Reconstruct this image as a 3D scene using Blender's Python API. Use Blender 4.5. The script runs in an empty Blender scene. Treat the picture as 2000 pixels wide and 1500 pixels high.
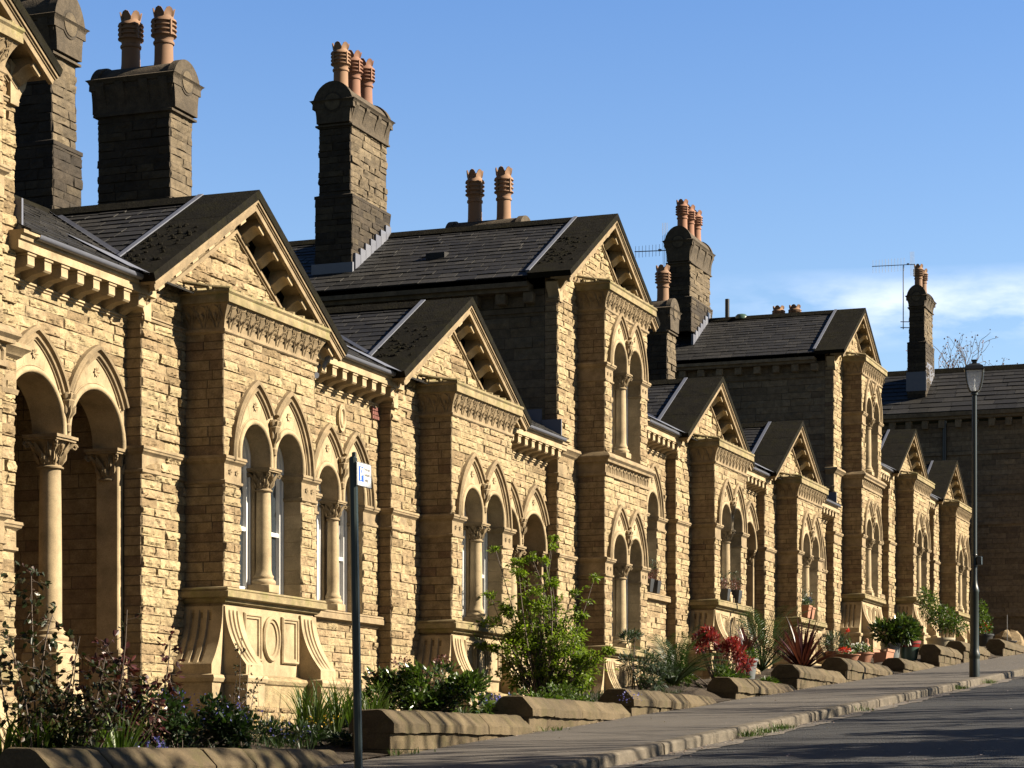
import bpy, math, random
import numpy as np
from mathutils import Vector
R_ = math.radians
sc = bpy.context.scene
C_ = sc.collection
rng = np.random.default_rng(7)
random.seed(7)

# ------------------------------------------------------------------ helpers
class MB:
    """collects verts / faces for ONE mesh; world axes x=v (towards street), y=u (up the hill), z"""
    def __init__(s):
        s.V = []; s.F = []; s.A = []; s.n = 0
    def add(s, vs, fs, rnd=(0.5, 0.5, 1.0)):
        vs = np.asarray(vs, float).reshape(-1, 3)
        s.V.append(vs)
        a = np.asarray(rnd, float)
        s.A.append(np.tile(a, (len(vs), 1)) if a.ndim == 1 else a)
        n = s.n
        for f in fs: s.F.append([i + n for i in f])
        s.n += len(vs)
    def mesh(s, name, mat, w=(0, 0, 0), smooth=None):
        V = np.concatenate(s.V) if s.V else np.zeros((0, 3))
        A = np.concatenate(s.A) if s.A else np.zeros((0, 3))
        me = bpy.data.meshes.new(name)
        V = V - np.asarray(w)
        nl = sum(len(f) for f in s.F)
        me.vertices.add(len(V)); me.vertices.foreach_set('co', V.ravel())
        me.loops.add(nl); me.polygons.add(len(s.F))
        li = np.fromiter((i for f in s.F for i in f), dtype=np.int32, count=nl)
        ls = np.fromiter((len(f) for f in s.F), dtype=np.int32, count=len(s.F))
        st = np.zeros(len(s.F), np.int32)
        if len(ls): st[1:] = np.cumsum(ls)[:-1]
        me.loops.foreach_set('vertex_index', li)
        me.polygons.foreach_set('loop_start', st)
        me.polygons.foreach_set('loop_total', ls)
        me.update(calc_edges=True)
        at = me.attributes.new('rnd', 'FLOAT_COLOR', 'POINT')
        at.data.foreach_set('color', np.concatenate([A, np.ones((len(A), 1))], 1).astype(np.float32).ravel())
        if mat: me.materials.append(mat)
        me.polygons.foreach_set('use_smooth', np.full(len(s.F), smooth is not None))
        if smooth is not None:
            if smooth < 180: me.set_sharp_from_angle(angle=R_(smooth))
        me.validate(clean_customdata=False)
        return me

POS = {}
def tag(o, label=None, cat=None, group=None, kind=None):
    if label: o['label'] = label
    if cat: o['category'] = cat
    if group: o['group'] = group
    if kind: o['kind'] = kind
    return o
def emp(name, loc, label, cat, group=None):
    o = bpy.data.objects.new(name, None); C_.objects.link(o)
    o.empty_display_size = .2
    o.location = loc; POS[o.name] = tuple(loc)
    return tag(o, label, cat, group)
def part(name, mb, mat, parent=None, smooth=None, label=None):
    w = POS[parent.name] if parent else (0, 0, 0)
    o = bpy.data.objects.new(name, mb.mesh(name, mat, w, smooth)); C_.objects.link(o)
    if parent: o.parent = parent
    POS[o.name] = w
    if label: o['label'] = label
    return o
def parts(name, mbs, mat, parent, smooth=None):
    for m in mbs: part(name, m, mat, parent, smooth)
def inst(name, me, parent, loc, rz=0, scale=None):
    """object that shares a mesh, placed at a world location"""
    o = bpy.data.objects.new(name, me); C_.objects.link(o)
    w = POS[parent.name] if parent else (0, 0, 0)
    if parent: o.parent = parent
    o.location = tuple(a - b for a, b in zip(loc, w)); o.rotation_euler = (0, 0, rz)
    if scale: o.scale = scale
    POS[o.name] = tuple(loc)
    return o
def thing(name, mb, mat, label, cat, base, group=None, smooth=None):
    """a top-level object that is a single mesh with its origin at its base"""
    o = bpy.data.objects.new(name, mb.mesh(name, mat, base, smooth)); C_.objects.link(o)
    o.location = base; POS[o.name] = tuple(base)
    return tag(o, label, cat, group)
def struct(name, mb, mat, smooth=None, kind='structure'):
    o = part(name, mb, mat, None, smooth); o['kind'] = kind; return o

def P(u, v, z): return (v, u, z)
def box(mb, u0, u1, v0, v1, z0, z1, rnd=None):
    vs = [P(u, v, z) for z in (z0, z1) for v in (v0, v1) for u in (u0, u1)]
    fs = [(0, 1, 3, 2), (4, 6, 7, 5), (0, 4, 5, 1), (2, 3, 7, 6), (0, 2, 6, 4), (1, 5, 7, 3)]
    mb.add(vs, fs, (rng.random(), rng.random(), 1) if rnd is None else rnd)
def bbox(mb, u0, u1, v0, v1, z0, z1, b=.01, rnd=None):
    """box with all edges chamfered"""
    rnd = (rng.random(), rng.random(), 1) if rnd is None else rnd
    vs = []; cu, cv, cz = (u0+u1)/2, (v0+v1)/2, (z0+z1)/2
    hu, hv, hz = abs(u1-u0)/2, abs(v1-v0)/2, abs(z1-z0)/2
    idx = {}
    for su in (-1, 1):
        for sv in (-1, 1):
            for sz in (-1, 1):
                for ax in range(3):
                    d = [hu-b, hv-b, hz-b]; d[ax] = (hu, hv, hz)[ax]
                    idx[su, sv, sz, ax] = len(vs)
                    vs.append(P(cu+su*d[0], cv+sv*d[1], cz+sz*d[2]))
    fs = []
    for s in (-1, 1):
        fs.append([idx[s, a, b2, 0] for a, b2 in ((-1,-1),(1,-1),(1,1),(-1,1))])
        fs.append([idx[a, s, b2, 1] for a, b2 in ((-1,-1),(1,-1),(1,1),(-1,1))])
        fs.append([idx[a, b2, s, 2] for a, b2 in ((-1,-1),(1,-1),(1,1),(-1,1))])
    for a in (-1, 1):
        for b2 in (-1, 1):
            fs.append([idx[a,b2,-1,0], idx[a,b2,1,0], idx[a,b2,1,1], idx[a,b2,-1,1]])
            fs.append([idx[a,-1,b2,0], idx[a,1,b2,0], idx[a,1,b2,2], idx[a,-1,b2,2]])
            fs.append([idx[-1,a,b2,1], idx[1,a,b2,1], idx[1,a,b2,2], idx[-1,a,b2,2]])
            for c in (-1, 1): fs.append([idx[a,b2,c,0], idx[a,b2,c,1], idx[a,b2,c,2]])
    mb.add(vs, fs, rnd)
def sweep(mb, path, prof, fn, closed=False, closed_prof=False, caps=False, rnd=(.5, .5, 1)):
    """mitred sweep: path = 2D points, prof = [(offset along left normal, h)], fn(a,b,h) -> xyz"""
    p = np.asarray(path, float); n = len(p)
    d = np.diff(np.vstack([p, p[:1]]) if closed else p, axis=0)
    d /= np.maximum(np.linalg.norm(d, axis=1, keepdims=True), 1e-9)
    nr = np.stack([-d[:, 1], d[:, 0]], 1)
    off = []
    for i in range(n):
        if closed: a, b = nr[i-1], nr[i]
        else: a, b = nr[max(i-1, 0)], nr[min(i, len(nr)-1)]
        m = a + b; m /= max(np.linalg.norm(m), 1e-6); k = max(m @ a, .35)
        off.append(m / k)
    vs = []
    for i in range(n):
        for o, h in prof: vs.append(fn(p[i, 0] + off[i][0]*o, p[i, 1] + off[i][1]*o, h))
    q = len(prof); fs = []
    for i in range(n if closed else n-1):
        j = (i+1) % n
        for k in range(q if closed_prof else q-1):
            l = (k+1) % q
            fs.append((i*q+k, j*q+k, j*q+l, i*q+l))
    if caps and not closed:
        fs.append(list(range(q))[::-1]); fs.append([(n-1)*q+k for k in range(q)])
    mb.add(vs, fs, rnd)
def plan(a, b, h): return P(a, b, h)              # path in (u,v), profile height = z
def face(v0): return lambda a, b, h: P(a, b*0 + h + v0, b)   # path in (u,z), profile = v
def tube(mb, pts, rad, n=6, rnd=(.5, .5, 1), cap=True):
    pts = np.asarray(pts, float); m = len(pts)
    rad = np.broadcast_to(np.asarray(rad, float), (m,))
    t = np.gradient(pts, axis=0); t /= np.maximum(np.linalg.norm(t, axis=1, keepdims=True), 1e-9)
    up = np.array([0, 0, 1.]) if abs(t[0, 2]) < .9 else np.array([1., 0, 0])
    vs = []
    for i in range(m):
        a = np.cross(t[i], up); a /= max(np.linalg.norm(a), 1e-6); b = np.cross(t[i], a)
        for k in range(n):
            w = 2*math.pi*k/n; vs.append(pts[i] + rad[i]*(a*math.cos(w) + b*math.sin(w)))
    fs = [(i*n+k, i*n+(k+1) % n, (i+1)*n+(k+1) % n, (i+1)*n+k) for i in range(m-1) for k in range(n)]
    if cap: fs += [list(range(n))[::-1], [(m-1)*n+k for k in range(n)]]
    mb.add(vs, fs, rnd)
def lathe(mb, prof, c, n=20, rnd=(.5, .5, 1), wob=None, cap=True):
    """prof=[(r,z)]; c=(u,v,z0)"""
    vs = []
    for i, (r, z) in enumerate(prof):
        for k in range(n):
            w = 2*math.pi*k/n
            zz = z + (wob(i, w) if wob else 0)
            vs.append(P(c[0]+r*math.cos(w), c[1]+r*math.sin(w), c[2]+zz))
    m = len(prof)
    fs = [(i*n+k, i*n+(k+1) % n, (i+1)*n+(k+1) % n, (i+1)*n+k) for i in range(m-1) for k in range(n)]
    if cap: fs += [list(range(n))[::-1], [(m-1)*n+k for k in range(n)]]
    mb.add(vs, fs, rnd)
def prism(mb, poly, a0, a1, fn, rnd=(.5, .5, 1)):
    """extrude polygon (p,q) between a0 and a1; fn(a,p,q)->xyz"""
    n = len(poly)
    vs = [fn(a, p, q) for a in (a0, a1) for p, q in poly]
    fs = [(i, (i+1) % n, n+(i+1) % n, n+i) for i in range(n)] + [list(range(n))[::-1], list(range(n, 2*n))]
    mb.add(vs, fs, rnd)

# noise table for stone faces
def _noise(n=512):
    t = np.zeros((n, n))
    for o, a in ((8, .5), (16, .6), (32, .8), (64, .8), (128, .6)):
        g = rng.standard_normal((o, o))
        x = np.arange(n)*o/n; i = x.astype(int); f = x-i; f = f*f*(3-2*f); j = (i+1) % o
        r = g[i]*(1-f)[:, None] + g[j]*f[:, None]
        t += a*(r[:, i]*(1-f) + r[:, j]*f)
    return t / t.std()
NT = _noise()
def courses(z0, z1, lo=.078, hi=.112, seed=1):
    r = np.random.default_rng(seed); z = [z0]
    while z[-1] < z1: z.append(z[-1] + r.uniform(lo, hi))
    return np.array(z)
def masonry(mb, a0, a1, b0, b1, fn, zs, cell=.02, amp=.03, sl=(.18, .5), mask=None, joint=.0035, marg=.007, tint=0., noise=.17, rounded=True):
    """coursed stones in the rectangle a0..a1 x b0..b1; fn(a,b,h)->xyz ; zs = course heights"""
    rows = [z for z in zs if b0+.03 < z < b1-.03]
    rows = [b0] + rows + [b1]
    for z0, z1 in zip(rows[:-1], rows[1:]):
        xs = [a0]
        while xs[-1] < a1 - sl[0]*.6:
            xs.append(xs[-1] + rng.uniform(*sl))
        if len(xs) > 1: xs[-1] = a1
        else: xs.append(a1)
        if len(xs) > 2 and xs[-1]-xs[-2] < sl[0]*.5: xs.pop(-2)
        for x0, x1 in zip(xs[:-1], xs[1:]):
            L, H = x1-x0, z1-z0
            nx = int(min(44, max(2, round(L/cell/1.5)))); ny = int(min(30, max(2, round(H/cell))))
            e = min(.007, L*.1, H*.1)
            X = np.concatenate([[0], np.linspace(e, L-e, nx), [L]]); Y = np.concatenate([[0], np.linspace(e, H-e, ny), [H]])
            gx, gy = np.meshgrid(X, Y)
            d = np.minimum(np.minimum(gx, L-gx), np.minimum(gy, H-gy))
            t = np.clip(d/marg, 0, 1); pr = t*t*(3-2*t) if rounded else np.clip(d/e, 0, 1)
            h = np.full(gx.shape, 9.)
            A = amp*rng.uniform(.45, 1.25)
            for _ in range(rng.integers(3, 6)):
                h = np.minimum(h, A*rng.uniform(.85, 1.5) + (gx-L/2)*rng.normal(0, .09)*amp/.03 + (gy-H/2)*rng.normal(0, .17)*amp/.03)
            i0, j0 = rng.integers(0, 512, 2)
            q = NT[(i0 + (gy/.006).astype(int)) % 512, (j0 + (gx/.009).astype(int)) % 512]
            q2 = NT[(j0 + (gy/.0022).astype(int)) % 512, (i0 + (gx/.0035).astype(int)) % 512]
            h = h + noise*amp*(q + .7*q2) - np.clip(-q-1.05, 0, .8)*amp*.6
            if rounded and amp > .012:                                       # pitching-tool bites along the lower edge
                bt = np.clip(1-np.abs(gy/H-.22)/.2, 0, 1); h = h - np.clip(-q2-.35, 0, .8)*bt*amp*1.6
            h = np.clip(h, -.1*amp, 2.0*amp)*pr - joint*(1-np.clip(d/e, 0, 1))
            vs = fn(x0+gx.ravel(), z0+gy.ravel(), h.ravel())
            w = nx+2
            fs = []
            if mask is not None:
                cx = x0 + (X[:-1]+X[1:])/2; cy = z0 + (Y[:-1]+Y[1:])/2
                mm = mask(*np.meshgrid(cx, cy))
            for r in range(ny+1):
                for c in range(w-1):
                    if mask is not None and mm[r, c]: continue
                    k = r*w+c; fs.append((k, k+1, k+w+1, k+w))
            if not fs: continue
            rn = np.empty((gx.size, 3)); rn[:, 0] = np.clip(rng.random()+tint, 0, 1); rn[:, 1] = rng.random()
            rn[:, 2] = np.clip(d/e, 0, 1).ravel()
            V = np.stack(vs, 1)
            if mask is not None:
                used = np.unique(np.array(fs)); rm = np.zeros(len(V), int); rm[used] = np.arange(len(used)); V = V[used]; rn = rn[used]; fs = rm[np.array(fs)].tolist()
            mb.add(V, fs, rn)
def fvert(v0): return lambda a, b, h: (v0+h, a, b)        # wall facing the street (a=u,b=z)
def fleft(u0): return lambda a, b, h: (a, u0-h, b)        # wall facing down the hill (a=v)
def fright(u0): return lambda a, b, h: (a, u0+h, b)

# ------------------------------------------------------------------ materials
def newmat(name):
    m = bpy.data.materials.new(name); m.use_nodes = True
    nt = m.node_tree; nt.nodes.clear()
    return m, nt
class NN:
    def __init__(s, nt): s.nt = nt
    def __call__(s, t, props=None, **inp):
        n = s.nt.nodes.new(t)
        for k, v in (props or {}).items(): setattr(n, k, v)
        for k, v in inp.items():
            key = k.replace('_', ' ')
            sock = n.inputs[int(k[1:])] if (k[0] == 'i' and k[1:].isdigit()) else n.inputs[key]
            if hasattr(v, 'links') or isinstance(v, bpy.types.NodeSocket): s.nt.links.new(v, sock)
            else: sock.default_value = v
        return n
def c4(c): return (c[0], c[1], c[2], 1)
def ramp(N, fac, stops, interp='LINEAR'):
    r = N('ShaderNodeValToRGB', Fac=fac); e = r.color_ramp.elements; r.color_ramp.interpolation = interp
    while len(e) > 1: e.remove(e[-1])
    e[0].position = stops[0][0]; e[0].color = c4(stops[0][1])
    for p, c in stops[1:]:
        x = e.new(p); x.color = c4(c)
    return r.outputs[0]
def mixc(N, f, a, b, mode='MIX'):
    m = N('ShaderNodeMix', {'data_type': 'RGBA', 'blend_type': mode})
    for i, v in ((0, f), (6, a), (7, b)):
        if isinstance(v, bpy.types.NodeSocket): N.nt.links.new(v, m.inputs[i])
        else: m.inputs[i].default_value = c4(v) if isinstance(v, tuple) and len(v) == 3 else v
    return m.outputs[2]
def stone(name, cols, mortar, nscale=9, spec=.25, dirt=(.5, (.25, .2, .13)), rough=.92, bump=.25, fine=60, moss=None, dirtscale=1.3):
    m, nt = newmat(name); N = NN(nt)
    at = N('ShaderNodeAttribute', {'attribute_name': 'rnd'})
    sp = N('ShaderNodeSeparateColor', Color=at.outputs['Color'])
    co = N('ShaderNodeTexCoord').outputs['Object']
    n1 = N('ShaderNodeTexNoise', Vector=co, Scale=nscale, Detail=6., Roughness=.65)
    n2 = N('ShaderNodeTexNoise', Vector=co, Scale=dirtscale, Detail=5., Roughness=.7)
    n3 = N('ShaderNodeTexNoise', Vector=co, Scale=fine, Detail=4., Roughness=.7)
    base = ramp(N, sp.outputs[0], [(i/(len(cols)-1), c) for i, c in enumerate(cols)])
    v = N('ShaderNodeMapRange', Value=n1.outputs[0], i1=.3, i2=.7, i3=.62, i4=1.28)
    base = mixc(N, 1., base, v.outputs[0], 'MULTIPLY')
    v2 = N('ShaderNodeMapRange', Value=n3.outputs[0], i1=.3, i2=.7, i3=.74, i4=1.22)
    base = mixc(N, 1., base, v2.outputs[0], 'MULTIPLY')
    dm = N('ShaderNodeMapRange', Value=n2.outputs[0], i1=.52, i2=.72, i3=0., i4=dirt[0])
    base = mixc(N, dm.outputs[0], base, dirt[1])
    if moss:
        n4 = N('ShaderNodeTexNoise', Vector=co, Scale=4., Detail=8., Roughness=.75)
        mm = N('ShaderNodeMapRange', Value=n4.outputs[0], i1=.5, i2=.62, i3=0., i4=moss[0])
        base = mixc(N, mm.outputs[0], base, moss[1])
    if mortar:
        mf = N('ShaderNodeMapRange', Value=sp.outputs[2], i1=0., i2=1., i3=1., i4=0.)
        base = mixc(N, mf.outputs[0], base, mortar)
    nb = N('ShaderNodeMath', {'operation': 'ADD'}, i0=n1.outputs[0], i1=n3.outputs[0])
    bp = N('ShaderNodeBump', Strength=bump, Distance=.02, Height=nb.outputs[0])
    bs = N('ShaderNodeBsdfPrincipled', Base_Color=base, Roughness=rough, Normal=bp.outputs[0])
    bs.inputs['Specular IOR Level'].default_value = spec
    N('ShaderNodeOutputMaterial', Surface=bs.outputs[0])
    return m
def simple(name, c1, c2=None, rough=.6, metal=0, scale=20, bump=0, spec=.5):
    m, nt = newmat(name); N = NN(nt)
    at = N('ShaderNodeAttribute', {'attribute_name': 'rnd'})
    sp = N('ShaderNodeSeparateColor', Color=at.outputs['Color'])
    co = N('ShaderNodeTexCoord').outputs['Object']
    n1 = N('ShaderNodeTexNoise', Vector=co, Scale=scale, Detail=5., Roughness=.6)
    f = N('ShaderNodeMath', {'operation': 'ADD'}, i0=n1.outputs[0], i1=sp.outputs[0])
    f2 = N('ShaderNodeMapRange', Value=f.outputs[0], i1=.4, i2=1.6)
    base = mixc(N, f2.outputs[0], c1, c2 or tuple(x*.8 for x in c1))
    bs = N('ShaderNodeBsdfPrincipled', Base_Color=base, Roughness=rough, Metallic=metal)
    bs.inputs['Specular IOR Level'].default_value = spec
    if bump:
        bp = N('ShaderNodeBump', Strength=bump, Distance=.01, Height=n1.outputs[0]); nt.links.new(bp.outputs[0], bs.inputs['Normal'])
    N('ShaderNodeOutputMaterial', Surface=bs.outputs[0])
    return m
def leafmat(name, cols, rough=.45, trans=.35, spec=.4):
    m, nt = newmat(name); N = NN(nt)
    at = N('ShaderNodeAttribute', {'attribute_name': 'rnd'})
    sp = N('ShaderNodeSeparateColor', Color=at.outputs['Color'])
    base = ramp(N, sp.outputs[0], [(i/max(1, len(cols)-1), tuple(x*.6 for x in c)) for i, c in enumerate(cols)])
    bs = N('ShaderNodeBsdfPrincipled', Base_Color=base, Roughness=rough)
    bs.inputs['Specular IOR Level'].default_value = spec
    tr = N('ShaderNodeBsdfTranslucent', Color=mixc(N, 1., base, (1.0, 1.15, .6), 'MULTIPLY'))
    mx = N('ShaderNodeMixShader', Fac=trans, i1=bs.outputs[0], i2=tr.outputs[0])
    N('ShaderNodeOutputMaterial', Surface=mx.outputs[0])
    return m
M = {}
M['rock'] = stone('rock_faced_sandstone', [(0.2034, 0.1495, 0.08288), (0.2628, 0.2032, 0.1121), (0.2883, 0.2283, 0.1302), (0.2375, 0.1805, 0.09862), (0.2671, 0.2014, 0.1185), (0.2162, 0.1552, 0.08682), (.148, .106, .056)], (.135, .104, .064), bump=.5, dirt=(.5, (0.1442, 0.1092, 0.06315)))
M['rock2'] = stone('weathered_sandstone', [(0.1442, 0.1007, 0.0592), (0.195, 0.1427, 0.07894), (0.1695, 0.1217, 0.07104), (0.212, 0.1595, 0.09079), (0.1272, 0.08393, 0.05132)], (0.06784, 0.05035, 0.03157), bump=.5, dirt=(.5, (0.08479, 0.06714, 0.04341)))  # darker than rock: shade of the side faces is put into the colour
M['dress'] = stone('dressed_sandstone', [(0.2544, 0.1913, 0.1105), (0.284, 0.2182, 0.1302), (0.2671, 0.2014, 0.1168)], None, nscale=4, fine=120, bump=.10, dirt=(.3, (0.1865, 0.1343, 0.07894)), rough=.85)
M['mould'] = stone('moulded_sandstone', [(0.1734, 0.1277, 0.07417), (0.2066, 0.1548, 0.09062), (0.1844, 0.135, 0.07898)], None, nscale=6, fine=110, bump=.18, dirt=(.7, (0.09592, 0.07302, 0.04465)), rough=.88)
M['green'] = stone('algae_stained_sandstone', [(0.1823, 0.141, 0.07736), (0.212, 0.1679, 0.09079)], None, nscale=6, fine=90, bump=.25, dirt=(.7, (0.1017, 0.08393, 0.03947)), moss=(.6, (0.1103, 0.1048, 0.03157)), rough=.9)
M['soot'] = stone('soot_blackened_stone', [(0.0279, 0.02232, 0.01674), (0.0465, 0.03596, 0.0248), (0.03596, 0.0279, 0.01984), (0.062, 0.04836, 0.031), (0.02356, 0.0186, 0.01426)], (0.031, 0.0248, 0.0186), bump=.5, dirt=(.6, (0.01736, 0.01426, 0.01116)))  # sooty stone, darkened further with the shade of the stack sides
M['sootlit'] = stone('sooty_sandstone', [(0.0765, 0.0595, 0.03825), (0.119, 0.0918, 0.0578), (0.09775, 0.0748, 0.04675), (0.1403, 0.1088, 0.068)], (0.0595, 0.04675, 0.034), bump=.5, dirt=(.6, (0.04675, 0.0374, 0.0255)))  # lighter sooty stone; on chimney fronts it paints the sunlight into the colour
M['flank'] = stone('shaded_gritstone', [(.12, .09, .058), (.17, .128, .08), (.14, .105, .067), (.19, .145, .092), (.105, .078, .05)], (.07, .055, .04), bump=.5, dirt=(.6, (.07, .055, .038)))  # rock2 variant with dirt; side-wall shade is part of the colour
M['soot2'] = stone('weathered_chimney_stone', [(.045, .036, .026), (.075, .058, .04), (.055, .044, .03), (.095, .074, .048)], (.04, .032, .024), bump=.5, dirt=(.7, (.028, .023, .018)))
M['slate'] = stone('welsh_slate', [(0.01224, 0.01159, 0.01133), (0.01989, 0.0187, 0.01754), (0.0153, 0.01458, 0.01389), (0.03213, 0.02992, 0.02705), (0.0176, 0.01646, 0.01535)], None, nscale=14, fine=90, bump=.2, dirt=(.4, (0.01989, 0.0172, 0.01316)), rough=.62)
M['flag'] = stone('mossy_roof_flagstone', [(0.00847, 0.007722, 0.005775), (0.01089, 0.009801, 0.00715), (0.009378, 0.008316, 0.006325)], None, nscale=7, fine=40, bump=.6, dirt=(.6, (0.005748, 0.005049, 0.003575)), moss=(.55, (0.01361, 0.01247, 0.00495)), rough=.95, spec=.05)
M['lead'] = simple('lead_flashing', (0.0792, 0.08496, 0.111), (0.1224, 0.1296, 0.1554), rough=.45, scale=8, bump=.2)
M['white'] = simple('white_gloss_paint', (.62, .62, .61), (.55, .55, .53), rough=.35)
M['glass'] = simple('window_glass', (.012, .015, .018), (.02, .025, .03), rough=.04, spec=.8, scale=2)
def curtain():
    m, nt = newmat('net_curtain_behind_glass'); N = NN(nt)
    co = N('ShaderNodeTexCoord').outputs['Object']
    sx = N('ShaderNodeSeparateXYZ', Vector=co)
    w = N('ShaderNodeMath', {'operation': 'SINE'}, i0=N('ShaderNodeMath', {'operation': 'MULTIPLY'}, i0=sx.outputs[1], i1=95.).outputs[0])
    n = N('ShaderNodeTexNoise', Vector=co, Scale=6.)
    f = N('ShaderNodeMapRange', Value=N('ShaderNodeMath', {'operation': 'ADD'}, i0=w.outputs[0], i1=n.outputs[0]).outputs[0], i1=-1., i2=2.)
    b = N('ShaderNodeBsdfPrincipled', Base_Color=mixc(N, f.outputs[0], (.05, .052, .055), (.20, .20, .20)), Roughness=.7)
    b.inputs['Coat Weight'].default_value = 1.; b.inputs['Coat Roughness'].default_value = .03
    N('ShaderNodeOutputMaterial', Surface=b.outputs[0]); return m
M['curtain'] = curtain()
M['terra'] = simple('terracotta', (.27, .12, .065), (.21, .095, .055), rough=.8, scale=14, bump=.1)
M['potbuff'] = simple('buff_chimney_pot_clay', (.22, .125, .068), (.14, .078, .045), rough=.85, scale=9, bump=.1)
M['potred'] = simple('red_chimney_pot_clay', (.21, .10, .058), (.14, .066, .04), rough=.85, scale=9, bump=.1)
M['coping'] = stone('mossy_coping_stone', [(0.06221, 0.04493, 0.02557), (0.08296, 0.062, 0.0341), (0.07142, 0.05302, 0.02984), (0.09448, 0.07099, 0.04049)], (0.03226, 0.02471, 0.01492), nscale=5, fine=70, bump=.5, dirt=(.75, (0.03226, 0.02606, 0.01449)), moss=(.5, (0.05069, 0.04493, 0.01535)), rough=.92)
M['soil'] = stone('garden_soil', [(.03, .022, .014), (.042, .031, .02)], None, nscale=12, bump=1., dirt=(.5, (.055, .04, .026)))
M['greenpaint'] = simple('dark_green_paint', (.002, .0065, .006), (.003, .009, .008), rough=.38, scale=6)
M['blackpaint'] = simple('black_paint', (.012, .014, .014), (.02, .02, .02), rough=.35, scale=6)
M['metal'] = simple('aerial_aluminium', (.12, .12, .13), (.2, .2, .2), rough=.5, metal=.6)
M['cone'] = simple('black_plastic', (.02, .02, .022), (.03, .03, .03), rough=.4)
M['bark'] = stone('bark', [(.10, .075, .055), (.16, .12, .09)], None, nscale=20, bump=.5, dirt=(.4, (.06, .05, .04)))
M['twig'] = simple('dark_twig', (.045, .03, .022), (.07, .05, .035), rough=.8)
M['door'] = simple('dark_brown_door_paint', (.06, .028, .018), (.045, .022, .015), rough=.4)
M['signw'] = simple('white_sign_face', (.5, .5, .5), (.47, .47, .47), rough=.4)
M['signb'] = simple('blue_sign_ink', (.006, .06, .36), (.006, .055, .33), rough=.4)
M['ink'] = simple('black_sign_ink', (.02, .02, .02), (.02, .02, .02), rough=.5)
M['glaze'] = simple('green_glazed_pot', (.03, .065, .056), (.055, .09, .065), rough=.25, scale=5)
M['redrim'] = simple('red_glaze', (.17, .018, .014), (.13, .014, .012), rough=.25)
M['cream'] = simple('cream_pot_glaze', (.30, .26, .18), (.26, .22, .15), rough=.4)
M['greypot'] = simple('grey_plastic_pot', (.09, .10, .105), (.11, .12, .12), rough=.5)
M['brick'] = simple('red_air_brick', (.12, .035, .025), (.10, .03, .02), rough=.8)
def surf(name, c1, c2, scale, speck, rough=.9, bump=.4, extra=None):
    m, nt = newmat(name); N = NN(nt)
    co = N('ShaderNodeTexCoord').outputs['Object']
    n1 = N('ShaderNodeTexNoise', Vector=co, Scale=scale, Detail=6., Roughness=.7)
    n2 = N('ShaderNodeTexNoise', Vector=co, Scale=speck, Detail=2., Roughness=.6)
    vo = N('ShaderNodeTexVoronoi', Vector=co, Scale=speck*.8)
    base = mixc(N, ramp(N, n1.outputs[0], [(.35, (0, 0, 0)), (.65, (1, 1, 1))]), c1, c2)
    v = N('ShaderNodeMapRange', Value=vo.outputs['Distance'], i1=.0, i2=.7, i3=1.35, i4=.6)
    base = mixc(N, 1., base, v.outputs[0], 'MULTIPLY')
    if extra:
        n3 = N('ShaderNodeTexNoise', Vector=co, Scale=extra[0], Detail=4., Roughness=.8)
        base = mixc(N, ramp(N, n3.outputs[0], [(extra[1], (0, 0, 0)), (extra[1]+.05, (1, 1, 1))]), base, extra[2])
    ad = N('ShaderNodeMath', {'operation': 'ADD'}, i0=vo.outputs['Distance'], i1=n2.outputs[0])
    bp = N('ShaderNodeBump', Strength=bump, Distance=.008, Height=ad.outputs[0])
    bs = N('ShaderNodeBsdfPrincipled', Base_Color=base, Roughness=rough, Normal=bp.outputs[0])
    bs.inputs['Specular IOR Level'].default_value = .35
    N('ShaderNodeOutputMaterial', Surface=bs.outputs[0])
    return m
M['asphalt'] = surf('asphalt', (.022, .0225, .024), (.032, .0315, .032), 1.2, 55, bump=1.6, extra=(70., .66, (.13, .125, .12)))
M['pave'] = surf('asphalt_pavement', (0.069, 0.05985, 0.051), (0.09016, 0.07885, 0.067), 1.2, 120, bump=.5, extra=(.8, .58, (0.0552, 0.0494, 0.044)))
M['grassland'] = surf('grass_ground', (.03, .042, .012), (.042, .055, .018), 2., 40)
M['kerb'] = stone('kerb_stone', [(0.08424, 0.06955, 0.05167), (0.1039, 0.0877, 0.06624), (0.07582, 0.0635, 0.04637)], (0.02808, 0.02419, 0.01987), nscale=7, fine=60, bump=.5, dirt=(.6, (0.04212, 0.03629, 0.02782)))
M['line'] = surf('worn_stone_channel', (.17, .145, .115), (.12, .10, .08), 3., 60, extra=(9., .5, (.06, .055, .05)))
# ------------------------------------------------------------------ architecture
def G(u): return .0643*u - 1.25                      # pavement level along the street
TP = math.tan(R_(30.1)); CP = math.cos(R_(30.1)); SP = math.sin(R_(30.1))
W = 2.07                                             # width of a bay
def arc_pts(ci, a, r, zs, side=0, n=14):
    """pointed arch outline from left foot over the apex to right foot"""
    Rr = (a*a + r*r)/(2*a); out = []
    th = math.acos(max(-1, min(1, (Rr-a)/Rr)))
    for k in range(n+1):
        w = th*k/n; out.append((ci + (Rr-a) - Rr*math.cos(w), zs + Rr*math.sin(w)))
    right = [(2*ci-x, z) for x, z in out[:-1]][::-1]
    return out, right
def hood_z(u, ci, a, r, zs):
    Rr = (a*a + r*r)/(2*a); x = np.abs(u-ci)
    return np.where(x <= a, zs + np.sqrt(np.maximum(Rr*Rr - (x + Rr - a)**2, 0)), -1e9)
SH = {}                                              # shared meshes
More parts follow.
